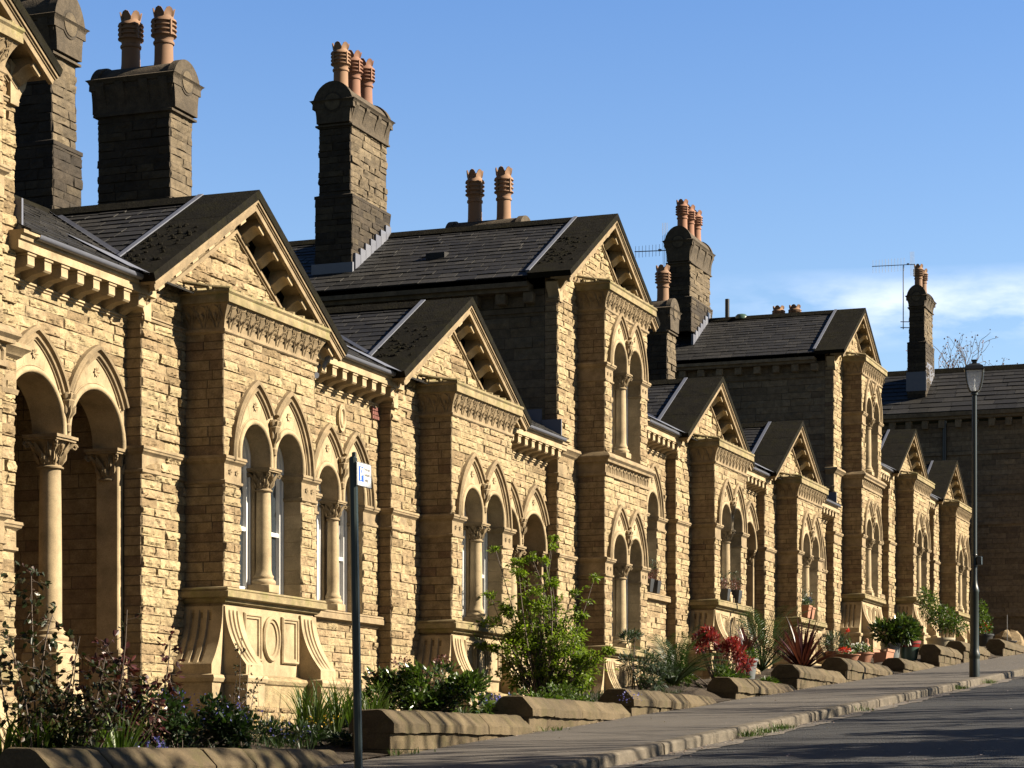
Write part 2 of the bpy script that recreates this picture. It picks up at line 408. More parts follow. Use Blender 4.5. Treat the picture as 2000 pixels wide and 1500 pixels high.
def leaf_on(mb, base, ax, side, out, L, w, rnd=(.5, .5, 1)):
    b = np.asarray(base); ax, side, out = map(np.asarray, (ax, side, out))
    vs = [b, b + ax*L*.5 + side*w + out*.2*L, b + ax*L + out*.45*L, b + ax*L*.5 - side*w + out*.2*L, b + ax*L*.5 + out*.42*L]
    mb.add(vs, [(0, 1, 4), (1, 2, 4), (2, 3, 4), (3, 0, 4)], rnd)
def capital_mesh(r, H, half=False):
    key = ('cap', r, H)
    if key in SH: return SH[key]
    mb = MB()
    lathe(mb, [(r*1.0, 0), (r*1.22, .004), (r*1.25, .016), (r*1.02, .028), (r*1.0, H*.3), (r*1.12, H*.55), (r*1.45, H*.8), (r*1.6, H*.86)], (0, 0, 0), 20)
    for tier, (z0, n, L) in enumerate(((.03, 8, H*.42), (H*.32, 8, H*.5))):
        for k in range(n):
            w = 2*math.pi*(k + .5*tier)/n
            o = np.array(P(math.cos(w), math.sin(w), 0)); s = np.array(P(-math.sin(w), math.cos(w), 0))
            rr = r*(1.0 + .1*tier)
            for q in (-1, 0, 1):
                leaf_on(mb, o*rr + s*q*r*.2 + np.array([0, 0, z0]), (0, 0, 1), s + o*.0, o, L*(1-.2*abs(q)), r*.24)
    ab = r*1.95
    for k in range(4):
        w = math.pi/4 + k*math.pi/2; o = np.array(P(math.cos(w), math.sin(w), 0)); s = np.array(P(-math.sin(w), math.cos(w), 0))
        pts = [o*r*1.05 + np.array([0, 0, H*.38]), o*r*1.5 + np.array([0, 0, H*.62]), o*r*2.1 + np.array([0, 0, H*.80])]
        tube(mb, pts, [r*.16, r*.2, r*.24], 6)
        c = o*r*2.25 + np.array([0, 0, H*.70]); ring = []
        for i in range(11):
            q = i/10*2*math.pi*1.15; rr = r*.30*(1-.05*i); ring.append(c + o*math.cos(q)*rr + np.array([0, 0, math.sin(q)*rr]))
        tube(mb, ring, r*.12, 5)
    # concave-sided abacus
    pl = []
    for k in range(4):
        w0 = math.pi/4 + k*math.pi/2
        for t in np.linspace(0, 1, 6)[:-1]:
            w = w0 + t*math.pi/2; rad = ab*math.sqrt(2)*.96 if t == 0 else ab*(1.0 + .22*(abs(t-.5)*2)**2)
            pl.append((rad*math.cos(w), rad*math.sin(w)))
    for z0, z1, k in ((H*.84, H*.91, .92), (H*.91, H, 1.0)):
        prism(mb, [(a*k, b*k) for a, b in pl], z0, z1, lambda a, p, q: P(p, q, a))
    SH[key] = mb.mesh('capital', M['mould'], smooth=40); return SH[key]
def column_mesh(r, H, base=.2, mat='dress'):
    """shaft with torus base and square plinth; origin at sill, top = under the capital"""
    key = ('col', r, round(H, 3), base)
    if key in SH: return SH[key]
    mb = MB(); p = base*.42
    bbox(mb, -r*1.55, r*1.55, -r*1.55, r*1.55, 0, p, .006)
    prof = [(r*1.5, p), (r*1.58, p+.015), (r*1.58, p+.035), (r*1.42, p+.05), (r*1.22, p+.06), (r*1.3, p+.075), (r*1.3, p+.09), (r*1.12, p+.105), (r*1.03, p+.14)]
    for t in np.linspace(0, 1, 8): prof.append((r*(1.0 - .10*t + .03*math.sin(math.pi*t)), p+.16+(H-p-.16)*t))
    lathe(mb, prof, (0, 0, 0), 24)
    SH[key] = mb.mesh('column', M[mat], smooth=50); return SH[key]

def arch_pair(E, c, p, h, zs, a, r, v0, depth, zsill, kind='window', n=2, plate=None, corbel=True, rec=None):
    """a pair (or one) of round openings under pointed hood moulds"""
    cs = [c-p/2, c+p/2] if n == 2 else [c]
    st = .09 if kind != 'porch' else .02
    ulim = plate or (cs[0]-a, cs[-1]+a)
    ss = set(np.linspace(max(ulim[0], cs[0]-a), min(ulim[1], cs[-1]+a), 60)) | {c}
    for ci in cs:
        for k in np.linspace(0, math.pi, 25): ss.add(ci - h*math.cos(k))
        ss.add(ci)
    us = np.array(sorted(x for x in ss if ulim[0]-1e-6 <= x <= ulim[1]+1e-6))
    top = lambda u: float(max(hood_z(np.array(u), ci, a, r, zs) for ci in cs))
    mb = MB(); vf = v0 + .010
    for u0, u1 in zip(us[:-1], us[1:]):
        if u1-u0 < 1e-5: continue
        um = (u0+u1)/2; ci = min(cs, key=lambda x: abs(x-um))
        def bot(u):
            if abs(um-ci) < h: return zs + st + math.sqrt(max(h*h-(u-ci)**2, 0))
            return zs
        t0, t1 = max(top(u0), bot(u0)), max(top(u1), bot(u1))
        mb.add([P(u0, vf, bot(u0)), P(u1, vf, bot(u1)), P(u1, vf, t1), P(u0, vf, t0)], [(0, 1, 2, 3)], (.5+.25*math.sin(ci*7+round((um-ci)/h*1.6)*2.1), .5, 1))
    inner = []
    for ci in cs:
        ang = np.linspace(math.pi, 0, 25)
        arc = [(ci-h, zs)] + [(ci + h*math.cos(w), zs + st + h*math.sin(w)) for w in ang] + [(ci+h, zs)]
        inner.append(arc)
        sweep(mb, arc, [(0, .010), (0, -depth)], face(v0))                                   # soffit
        roll = [(.032 + .030*math.cos(w), .012 + .030*math.sin(w)) for w in np.linspace(-.2, math.pi+.2, 8)]
        sweep(mb, arc, roll, face(v0))                                                        # roll moulding
        sweep(mb, arc, [(.064, .010), (.066, .018), (.074, .018), (.076, .010)], face(v0))
        # rosettes
        zr = zs + st + h + (top(ci) - .11 - zs - st - h)*.55
        spots = [(ci, zr)] + ([(ci + s*h*.95, zs+st+h*.80) for s in (-1, 1)] if kind == 'porch' else [])
        for x, z in spots:
            for k in range(6):
                w = k*math.pi/3; d = np.array(P(math.cos(w), 0, math.sin(w))); s = np.array(P(-math.sin(w), 0, math.cos(w)))
                leaf_on(mb, np.array(P(x, vf, z)) + d*.006, d, s, np.array(P(0, 1, 0)), .046, .017)
        for s in (-1, 1):                                                                     # fine voussoir joints
            w = R_(90 - s*17); d = (math.cos(w), math.sin(w))
            q0 = (ci+d[0]*(h+.08), zs+st+d[1]*(h+.08)); L = .02
            while q0[1]+d[1]*L < top(q0[0]+d[0]*L) - .10 and L < .6: L += .02
            x1 = (q0[0]+d[0]*L, q0[1]+d[1]*L); nx, nz = -d[1]*.0022, d[0]*.0022
            mb.add([P(q0[0]-nx, vf+.001, q0[1]-nz), P(q0[0]+nx, vf+.001, q0[1]+nz), P(x1[0]+nx, vf+.001, x1[1]+nz), P(x1[0]-nx, vf+.001, x1[1]-nz)], [(0, 1, 2, 3)], (0, 0, 0))
    part('arch_surround', mb, M['dress'], E, 35)
    # hood mould
    mb = MB()
    prof = [(0, -.02), (0, .050), (-.018, .072), (-.040, .066), (-.052, .036), (-.066, .030), (-.076, .050), (-.094, .046), (-.104, .026), (-.116, .022), (-.118, .0)]
    for i, ci in enumerate(cs):
        L, Rr = arc_pts(ci, a, r, zs)
        if n == 2 and i == 1: L = [q for q in L if q[0] >= c-.01]
        if n == 2 and i == 0: Rr = [q for q in Rr if q[0] <= c+.01]
        if plate:
            L = [q for q in L if q[0] >= plate[0]+.01]; Rr = [q for q in Rr if q[0] <= plate[1]-.01]
        sweep(mb, L + Rr, prof, face(v0), caps=True)
    part('hood_mould', mb, M['mould'], E, 30)
    if n == 2:
        zj = float(hood_z(np.array(c), cs[0], a, r, zs))
        key = 'label_stop'
        if key not in SH:
            m2 = MB()
            lathe(m2, [(.012, -.34), (.030, -.325), (.034, -.27), (.018, -.25), (.022, -.24), (.040, -.16), (.062, -.07), (.070, -.05), (.060, -.03), (.075, .0), (.05, .03)], (0, .03, 0), 8)
            for k in range(5):
                w = -math.pi/2 + (k+.5)*math.pi/5 + math.pi/2
                d = np.array(P(math.cos(w), math.sin(w), 0)); s = np.array(P(-math.sin(w), math.cos(w), 0))
                leaf_on(m2, np.array(P(0, .03, -.06)) + d*.045, (0, 0, 1), s, d, .085, .03)
                leaf_on(m2, np.array(P(0, .03, -.22)) + d*.02, (0, 0, 1), s, d, .13, .03)
            SH[key] = m2.mesh('label_stop', M['mould'], smooth=35)
        inst('label_stop', SH[key], E, P(c, v0, zj-.05))
    return inner, cs, st
def windows(E, inner, cs, h, v0, depth, zs, zsill, blind=None):
    for arc, ci in zip(inner, cs):
        mb = MB(); vw = v0 - depth
        full = [(ci-h, zsill)] + arc + [(ci+h, zsill)]
        sweep(mb, full, [(0, -.04), (0, .035), (-.022, .035), (-.028, .022), (-.075, .022), (-.082, .0), (-.082, -.04)], face(vw))
        zm = (zsill + zs)/2 + .02
        bbox(mb, ci-h+.05, ci+h-.05, vw-.03, vw+.012, zm-.022, zm+.022, .004)
        bbox(mb, ci-h+.05, ci+h-.05, vw-.03, vw+.015, zsill, zsill+.06, .004)
        f = part('window', mb, M['white'], E, 40)
        mb = MB(); q = len(full)
        mb.add([P(x, vw-.02, z) for x, z in full], [list(range(q))], (rng.random(), .5, 1))
        part('pane', mb, M['curtain' if rng.random() < .4 else 'glass'], f)
def ashlar_jamb(mb, fn, a0, a1, b0, b1):
    masonry(mb, a0, a1, b0, b1, fn, courses(b0, b1, .14, .15, 3), cell=.2, amp=.002, sl=(.16, .3), joint=.004, marg=.01)
def impost(mb, u0, u1, v0, v1, zt, block=.24, side='both'):
    """moulded impost with a smooth block under it, wrapping the front of a pier"""
    path = [(u0, v1), (u0, v0), (u1, v0), (u1, v1)][::-1]
    prof = [(0, zt), (.050, zt-.005), (.055, zt-.03), (.045, zt-.04), (.042, zt-.055), (.022, zt-.07), (.008, zt-.085), (.008, zt-block), (.022, zt-block-.005), (.022, zt-block-.03), (0, zt-.045-block)]
    sweep(mb, [(a, b) for a, b in path][::-1], [(o, z) for o, z in prof], plan)

def stone_wall(E, name, mat, calls, label=None, smooth=None):
    mb = MB()
    for kw in calls: masonry(mb, **kw)
    return part(name, mb, M[mat], E, smooth, label)

def rake(mb, c, R, sg, q0, q1, v0, v1, s1, s0=None, rnd=None, s1b=None):
    """box running down a gable slope; q = depth below the top line, s = distance from the peak"""
    def pt(s, q, v): return P(c + sg*(s*CP - q*SP), v, R - s*SP - q*CP)
    a0 = q0*TP if s0 is None else s0; a1 = q1*TP if s0 is None else s0
    e1 = s1 if s1b is None else s1b
    vs = [pt(a0, q0, v0), pt(a0, q0, v1), pt(s1, q0, v1), pt(s1, q0, v0), pt(a1, q1, v0), pt(a1, q1, v1), pt(e1, q1, v1), pt(e1, q1, v0)]
    mb.add(vs, [(0, 1, 2, 3), (4, 7, 6, 5), (1, 5, 6, 2), (0, 3, 7, 4), (3, 2, 6, 7), (0, 4, 5, 1)], (rng.random(), rng.random(), 1) if rnd is None else rnd)
def slates(mb, p0, du, dn, L, H, up, exp=.155, wid=.29, rnd_t=0., th=.012):
    """rows of slates: p0 lower corner, du along the eave, dn up the slope (unit), L length, H slope length, up = normal"""
    p0, du, dn, up = map(np.asarray, (p0, du, dn, up)); y = 0.; row = 0
    while y < H-.02:
        x = -rng.random()*wid; e = exp*(1.25 - .45*y/H)
        while x < L:
            w = wid*rng.uniform(.85, 1.2); x0, x1 = max(x, 0)+.006, min(x+w, L)-.006
            if x1-x0 > .03:
                y1 = min(y+e*1.25, H); lift = th*rng.uniform(.8, 1.5); j = rng.uniform(-.003, .003)
                a = p0 + du*x0 + dn*(y+j); b = p0 + du*x1 + dn*(y+j*.3); d2 = p0 + du*x1 + dn*y1; e2 = p0 + du*x0 + dn*y1
                r = (np.clip(rng.normal(.45, .30)+rnd_t, 0, 1), rng.random(), 1)
                vs = [a+up*lift, b+up*lift*rng.uniform(.7, 1.2), d2+up*.002, e2+up*.002, a, b]
                mb.add(vs, [(0, 1, 2, 3), (4, 5, 1, 0), (4, 0, 3), (1, 5, 2)], r)
            x += w
        y += e; row += 1

def console_mesh():
    """scrolled bracket under the sill: local u = width .36, projects to +v, origin top at wall plane"""
    if 'console' in SH: return SH['console']
    mb = MB(); w = .185
    H = .56; N = 16
    prof = []
    for k in range(N+1):
        t = k/N; z = -.04 - H*t
        v = .015 + .02*t + .20*(t**2.2)
        prof.append((v, z))
    prof += [(.245, -H-.055), (.245, -H-.15)]
    us = []; nfl = 4
    gw = 2*w/(nfl*2+1)
    x = -w
    cols = [(-w, 0)]
    for i in range(nfl-1):
        c0 = -w + (2*i+2.0)*gw
        cols += [(c0-.022, 0), (c0-.012, 1), (c0+.010, 1), (c0+.020, 0)]
    cols += [(w, 0)]
    vs = []
    for v, z in prof:
        fl = 0.026 if -H-.03 < z < -.09 else 0.
        for u, g in cols: vs.append(P(u, v - fl*g, z))
    q = len(cols); m = len(prof)
    fs = [(i*q+k, (i+1)*q+k, (i+1)*q+k+1, i*q+k+1) for i in range(m-1) for k in range(q-1)]
    mb.add(vs, fs)
    for s, kk in ((-1, 0), (1, q-1)):                                     # cheeks
        vs = [P(s*w, v, z) for v, z in prof] + [P(s*w, -.05, prof[-1][1]), P(s*w, -.05, prof[0][1])]
        mb.add(vs, [list(range(len(vs)))])
    # plinth below
    z0 = -H-.19
    sweep(mb, [(-w, -.05), (-w, .245), (w, .245), (w, -.05)], [(0, z0+.04), (.03, z0+.03), (.042, z0), (.03, z0-.035), (.01, z0-.05), (.01, z0-.27), (.0, z0-.275)], lambda a, b, h: P(a, b, h))
    SH['console'] = mb.mesh('console', M['dress'], smooth=28); return SH['console']

def bay_storey(E, B, S, top, ground, zs_, cell, amp, cc, lower=None, sillproj=.10, apron=True, first=True):
    """one storey of a bay window. S = top of sill, top = where the wall stops"""
    zsp = S + 1.25
    c = B + W/2
    inner, cs, st = arch_pair(E, c, .76, .315, zsp, .54, .86, 0., .23, S)
    windows(E, inner, cs, .315, 0., .23, zsp, S)
    def mask(u, z):
        m = (z > S) & (z < zsp) & (u > c-.695) & (u < c+.695)
        hz = np.maximum(hood_z(u, cs[0], .50, .80, zsp), hood_z(u, cs[1], .50, .80, zsp))
        m |= (z >= zsp) & (z < hz)
        m |= (z < zsp+.04) & (z > zsp-.225) & ((u < c-.69) | (u > c+.69))
        return m
    calls = [dict(a0=B, a1=B+W, b0=zsp, b1=top, fn=fvert(0.), zs=zs_, cell=cell, amp=amp*.75, mask=mask)]
    for x0, x1 in ((B, c-.695), (c+.695, B+W)): stone_wall(E, 'bay_pier', 'rock', [dict(a0=x0, a1=x1, b0=S, b1=zsp-.20, fn=fvert(0.), zs=zs_, cell=cell, amp=amp*.8, sl=(.15, .3))])
    b = stone_wall(E, 'bay', 'rock', calls)
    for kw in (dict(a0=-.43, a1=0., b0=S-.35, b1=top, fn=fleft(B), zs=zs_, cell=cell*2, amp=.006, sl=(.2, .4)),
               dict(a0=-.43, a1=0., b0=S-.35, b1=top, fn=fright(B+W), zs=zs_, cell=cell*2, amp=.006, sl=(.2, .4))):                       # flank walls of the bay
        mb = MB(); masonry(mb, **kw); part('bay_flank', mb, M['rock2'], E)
    for x0, x1 in ((B, c-.695), (c+.695, B+W)):
        mb = MB(); impost(mb, x0, x1, .005, -.2 if x0 > B else -.43, zsp+.035)
        if cc < 3:
            for k in (.3, .7):
                x = x0+(x1-x0)*k
                for j in range(5):
                    w = j*2*math.pi/5; d = np.array(P(math.cos(w), 0, math.sin(w))); s = np.array(P(-math.sin(w), 0, math.cos(w)))
                    leaf_on(mb, np.array(P(x, .013, zsp-.12)), d, s, np.array(P(0, 1, 0)), .036, .013)
        part('impost', mb, M['mould'], E, 30)
    for fj, xj in ((fright, c-.695), (fleft, c+.695)):                     # reveals and mullion behind the column
        mb = MB(); ashlar_jamb(mb, fj(xj), -.23, 0., S, zsp); part('reveal', mb, M['dress'], E)
    mb = MB(); bbox(mb, c-.062, c+.062, -.25, -.155, S, zsp, .01); part('mullion', mb, M['dress'], E)
    col = inst('column', column_mesh(.080, 1.25-.22), E, P(c, -.085, S))
    inst('capital', capital_mesh(.075, .235), col, P(c, -.085, zsp-.22))
    if first:
        mb = MB()                                                          # sill
        pr = [(-.25, S), (0, S), (.085, S-.012), (.095, S-.03), (.085, S-.04), (.10, S-.05), (.10, S-.105), (.09, S-.112), (.05, S-.118), (.035, S-.15), (.01, S-.165), (0, S-.165)]
        sweep(mb, [(B, -.43), (B, 0), (B+W, 0), (B+W, -.43)][::1], [(o, z) for o, z in pr][::-1], lambda a, b, h: P(a, b, h))
        part('sill', mb, M['green'], E, 25)
        # apron with raised frames
        mb = MB(); zt, zb = S-.16, S-.16-.62
        box(mb, B+.02, B+W-.02, -.3, -.010, zb-.1, zt)
        for x0, x1 in ((B+.42, B+.80), (B+1.27, B+1.65)):
            z0, z1 = zb+.07, zt-.07
            sweep(mb, [(x0, z0), (x0, z1), (x1, z1), (x1, z0)], [(0, -.012), (0, .012), (-.012, .026), (-.026, .024), (-.034, .010), (-.052, .008), (-.060, -.012)], face(0.), closed=True)
        cx, cz = c, (zb+zt)/2
        sweep(mb, [(cx+.19*math.cos(w), cz+.19*math.sin(w)*1.22) for w in np.linspace(0, -2*math.pi, 29)[:-1]], [(0, -.012), (0, .010), (-.012, .026), (-.028, .026), (-.038, .010), (-.060, .006), (-.066, -.012)], face(0.), closed=True)
        part('apron_panel', mb, M['dress'], E, 30)
        for x in (B+.185, B+W-.185): inst('console', console_mesh(), E, P(x, 0., S-.15))
        inst('console', console_mesh(), E, P(B, -.215, S-.15), -math.pi/2, (1, .425/.37, 1))
        inst('console', console_mesh(), E, P(B+W, -.215, S-.15), math.pi/2, (1, .425/.37, 1))
        mb = MB(); z0 = S-.15-.75                                          # plinth between the consoles
        sweep(mb, [(B+.37, .0), (B+W-.37, .0)], [(0, z0+.06), (.05, z0+.04), (.105, z0+.03), (.12, z0), (.105, z0-.035), (.085, z0-.05), (.085, z0-.27), (0, z0-.27)], plan)
        masonry(mb, B+.37, B+W-.37, ground-.3, z0-.27, fvert(.085), zs_, cell=cell, amp=.03)
        for x0, x1 in ((B, B+.37), (B+W-.37, B+W)): 
            masonry(mb, x0, x1, ground-.3, z0-.27, fvert(.255), zs_, cell=cell, amp=.025)
            masonry(mb, 0, .255, ground-.3, z0-.27, fleft(x0), zs_, cell=cell*2, amp=.004)
            masonry(mb, 0, .255, ground-.3, z0-.27, fright(x1), zs_, cell=cell*2, amp=.004)
        masonry(mb, -.43, 0., ground-.3, z0-.27, fleft(B-.255), zs_, cell=cell*2, amp=.004)
        masonry(mb, -.43, 0., ground-.3, z0-.27, fright(B+W+.255), zs_, cell=cell*2, amp=.004)
        masonry(mb, B-.255, B, ground-.3, z0-.27, fvert(0.), zs_, cell=cell, amp=.02)
        masonry(mb, B+W, B+W+.255, ground-.3, z0-.27, fvert(0.), zs_, cell=cell, amp=.02)
        part('plinth', mb, M['rock'], E)
    return c
def cornice(E, B, C, detail):
    """crowning cornice of a bay with carved leaf frieze; C = top"""
    mb = MB(); pth = [(B, -.43), (B, 0), (B+W, 0), (B+W, -.43)]
    def sw(pr, m=None): sweep(m or mb, pth, [(o, z) for o, z in pr][::-1], lambda a, b, h: P(a, b, h))
    sw([(-.30, C+.10), (.02, C+.015), (.128, C), (.132, C-.025), (.115, C-.045), (.120, C-.055), (.122, C-.125), (.095, C-.13), (.07, C-.13)])
    crown = part('cornice', mb, M['green'], E, 25)
    mb = MB()                                                              # rolls of the little roof behind the cornice
    for k in range(10):
        u = B - .02 + (W+.04)*k/9
        tube(mb, [P(u, .09, C+.02), P(u, -.15, C+.055), P(u, -.42, C+.115)], .022, 6, (.3+.4*rng.random(), .5, 1))
    for v in (-.12, -.30): tube(mb, [P(B-.10, v, C+.02), P(B+.10, v, C+.05), P(B+.3, v, C+.1)], .020, 6)
    part('cover_roll', mb, M['green'], E, 60)
    mb = MB(); zb, zt = C-.36, C-.13
    def cove(t): return .012 + .085*t**1.8
    sw([(cove(1), zt)] + [(cove(t), zb+(zt-zb)*t) for t in (.85, .7, .55, .4, .25, .1)] + [(.012, zb), (.030, zb-.004), (.030, zb-.030), (.018, zb-.042), (0, zb-.05)], mb)
    # carved leaves
    def motif(org, along, out, w):
        def q(x, t, e=0.): return np.asarray(org) + np.asarray(along)*x + np.asarray(out)*(cove(t)+e) + np.array([0, 0, (zt-zb)*t])
        for s in (-1, 1):
            tube(mb, [q(s*w*.10, .05, .004), q(s*w*.22, .40, .010), q(s*w*.42, .72, .014), q(s*w*.50, .93, .006)], [.007, .008, .008, .006], 4, cap=False)
            tube(mb, [q(s*w*.08, .93, .008), q(s*w*.30, .86, .014), q(s*w*.47, .66, .014), q(s*w*.50, .42, .010)], .006, 4, cap=False)
            if detail > 1:
                for t in (.28, .46, .64):
                    b = q(s*w*(.12+.2*t), t, .004); e = q(s*w*(.38+.1*t), t+.10, .004)
                    ax = (e-b); L = np.linalg.norm(ax); ax /= L
                    leaf_on(mb, b, ax, np.array([0, 0, 1.]), np.asarray(out), L, .016)
        if detail > 1: leaf_on(mb, q(0, .30, .004), np.array([0, 0, 1.]) + np.asarray(out)*.3, np.asarray(along), np.asarray(out), .085, .022)
    n = 10
    for k in range(n): motif(P(B+W*(k+.5)/n, 0, zb), P(1, 0, 0), P(0, 1, 0), W/n)
    for k in range(3):
        motif(P(B, -.43+.43*(k+.5)/3, zb), P(0, 1, 0), P(-1, 0, 0), .43/3)
    part('carved_frieze', mb, M['mould'], E, 25)
def belt(E, B, Z):
    """cornice between the two storeys of a tower bay, Z = top"""
    mb = MB(); pth = [(B, -.43), (B, 0), (B+W, 0), (B+W, -.43)]
    pr = [(-.25, Z), (0, Z), (.06, Z-.01), (.10, Z-.05), (.115, Z-.07), (.115, Z-.09), (.08, Z-.12), (.075, Z-.15), (.03, Z-.155), (.02, Z-.165), (.02, Z-.30), (.035, Z-.305), (.035, Z-.345), (0, Z-.36)]
    sweep(mb, pth, [(o, z) for o, z in pr][::-1], lambda a, b, h: P(a, b, h))
    n = 12
    for k in range(n):
        u = B + W*(k+.5)/n
        pts = [P(u-.05, .022, Z-.29), P(u-.05, .028, Z-.22), P(u, .03, Z-.175), P(u+.05, .028, Z-.22), P(u+.05, .022, Z-.29)]
        tube(mb, pts, .011, 4, cap=False)
        mb.add([P(u-.03, .0215, Z-.29), P(u+.03, .0215, Z-.29), P(u+.03, .0215, Z-.23), P(u, .0215, Z-.20), P(u-.03, .0215, Z-.23)], [(0, 1, 2, 3, 4)], (0, 0, 1))
    part('belt_cornice', mb, M['mould'], E, 25)
def gable(E, B, C, cell, detail, depth=-.78):
    """overhanging bracketed gable above a bay; peak = C+1.24"""
    c = B + W/2; R = C + 1.24; sl = 2.53
    for sg in (-1, 1):
        f = MB(); e = [0, .85, 1.7, sl]
        for k in range(3): rake(f, c, R, sg, 0 if k == 0 else .001*k, .085, depth, -.13, e[k+1]-.004, None if k == 0 else e[k])
        for _ in range(60 if (sg < 0 and detail > 1) else 0):              # moss cushions
            s, v = rng.uniform(1.0, 2.2), rng.uniform(depth+.05, -.22); q = rng.uniform(.012, .03)
            if abs(v+.55) > .25 and rng.random() < .5: continue
            p = P(c+sg*s*CP, v, R-s*SP)
            lathe(f, [(q, -.005), (q*.8, q*.45), (q*.3, q*.7)], (p[1], p[0], p[2]), 6, (.9, .5, 1))
        roof = part('gable_roof', f, M['flag'], E)
        f = MB(); rake(f, c, R+.012, sg, 0, .05, depth-.055, depth+.004, sl-.1); part('lead_flashing', f, M['lead'], roof)
    for sg in (-1, 1):
        f = MB()
        rake(f, c, R, sg, .0855, .112, -.20, -.142, sl-.01); rake(f, c, R, sg, .1125, .130, -.20, -.158, sl-.01)
        rake(f, c, R, sg, .1305, .185, -.21, -.170, sl-.02, s1b=sl-.02)
        rake(f, c, R, sg, .0855, .12, -.45, -.201, sl-.02)
        rake(f, c, R, sg, .335, .365, -.46, -.385, sl-.17); rake(f, c, R, sg, .3655, .385, -.46, -.405, sl-.17)
        part('bargeboard', f, M['mould'], E)
    for sg in (-1, 1):
        for k in range(6):
            s0 = .36 + k*.39
            prof = [(-.44, .12), (-.44, .335), (-.405, .332), (-.37, .315), (-.34, .28), (-.315, .24), (-.29, .215), (-.265, .205), (-.245, .21), (-.235, .232), (-.212, .232), (-.208, .12)]
            def fn(a, p, q): return P(c + sg*(a*CP - q*SP), p, R - a*SP - q*CP)
            m2 = MB(); prism(m2, prof, s0-.065, s0+.065, fn)
            part('gable_bracket', m2, M['dress'], E, 35)
    for sg in (-1, 1):                                                     # kneelers at the feet
        m2 = MB()
        x0 = W/2+.85
        pts = [(x0-.12, C-.40), (x0+.005, C-.40), (x0+.015, C-.34), (x0+.05, C-.28), (x0+.11, C-.22), (x0+.14, C-.14), (x0-.12, C-.02)]
        prism(m2, pts, -.56, -.39, lambda a, p, q: P(c+sg*p, a, q))
        part('kneeler', m2, M['dress'], E, 40)
    return c, R
def front_wall(E, B, zb, C, zs_, cell, amp, baytop, v=-.43, side_back=-.62, bandz=()):
    """wall plane of the gable with its two piers, and the pier returns"""
    c = B+W/2; R = C+1.24
    def mask(u, z):
        m = (u > B+.06) & (u < B+W-.06) & (z < baytop)
        m |= z > R - np.abs(u-c)*TP - .30
        for z0, z1 in bandz: m |= (z > z0) & (z < z1)
        return m
    mb = MB()
    x0, x1 = B-.85, B+W+.85
    masonry(mb, x0, B+.1, zb, C+.1, fvert(v), zs_, cell, amp, mask=mask); masonry(mb, B+W-.1, x1, zb, C+.1, fvert(v), zs_, cell, amp, mask=mask)
    masonry(mb, B-.6, B+W+.6, C+.1, R, fvert(v), zs_+.03, cell, amp, mask=mask)
    part('gable_wall', mb, M['rock'], E)
    mb = MB()
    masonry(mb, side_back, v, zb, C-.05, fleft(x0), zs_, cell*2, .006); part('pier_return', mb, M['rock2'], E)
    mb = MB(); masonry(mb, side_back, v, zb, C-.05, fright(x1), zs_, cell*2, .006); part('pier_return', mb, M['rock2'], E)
def pier_bands(E, B, zimp, C, v=-.43, back=-.6):
    for x0, x1 in ((B-.85, B-.0), (B+W, B+W+.85)):
        mb = MB(); impost(mb, x0, x1, v+.004, back, zimp+.04, block=.22); part('impost', mb, M['mould'], E, 25)
        mb = MB(); zt = C-.34
        sweep(mb, [(x0, back), (x0, v), (x1, v), (x1, back)], [(o, z) for o, z in [(0, zt), (.03, zt-.004), (.034, zt-.02), (.02, zt-.028), (.024, zt-.034), (.02, zt-.05), (0, zt-.06)]][::-1], lambda a, b, h: P(a, b, h))
        part('string_course', mb, M['mould'], E, 25)

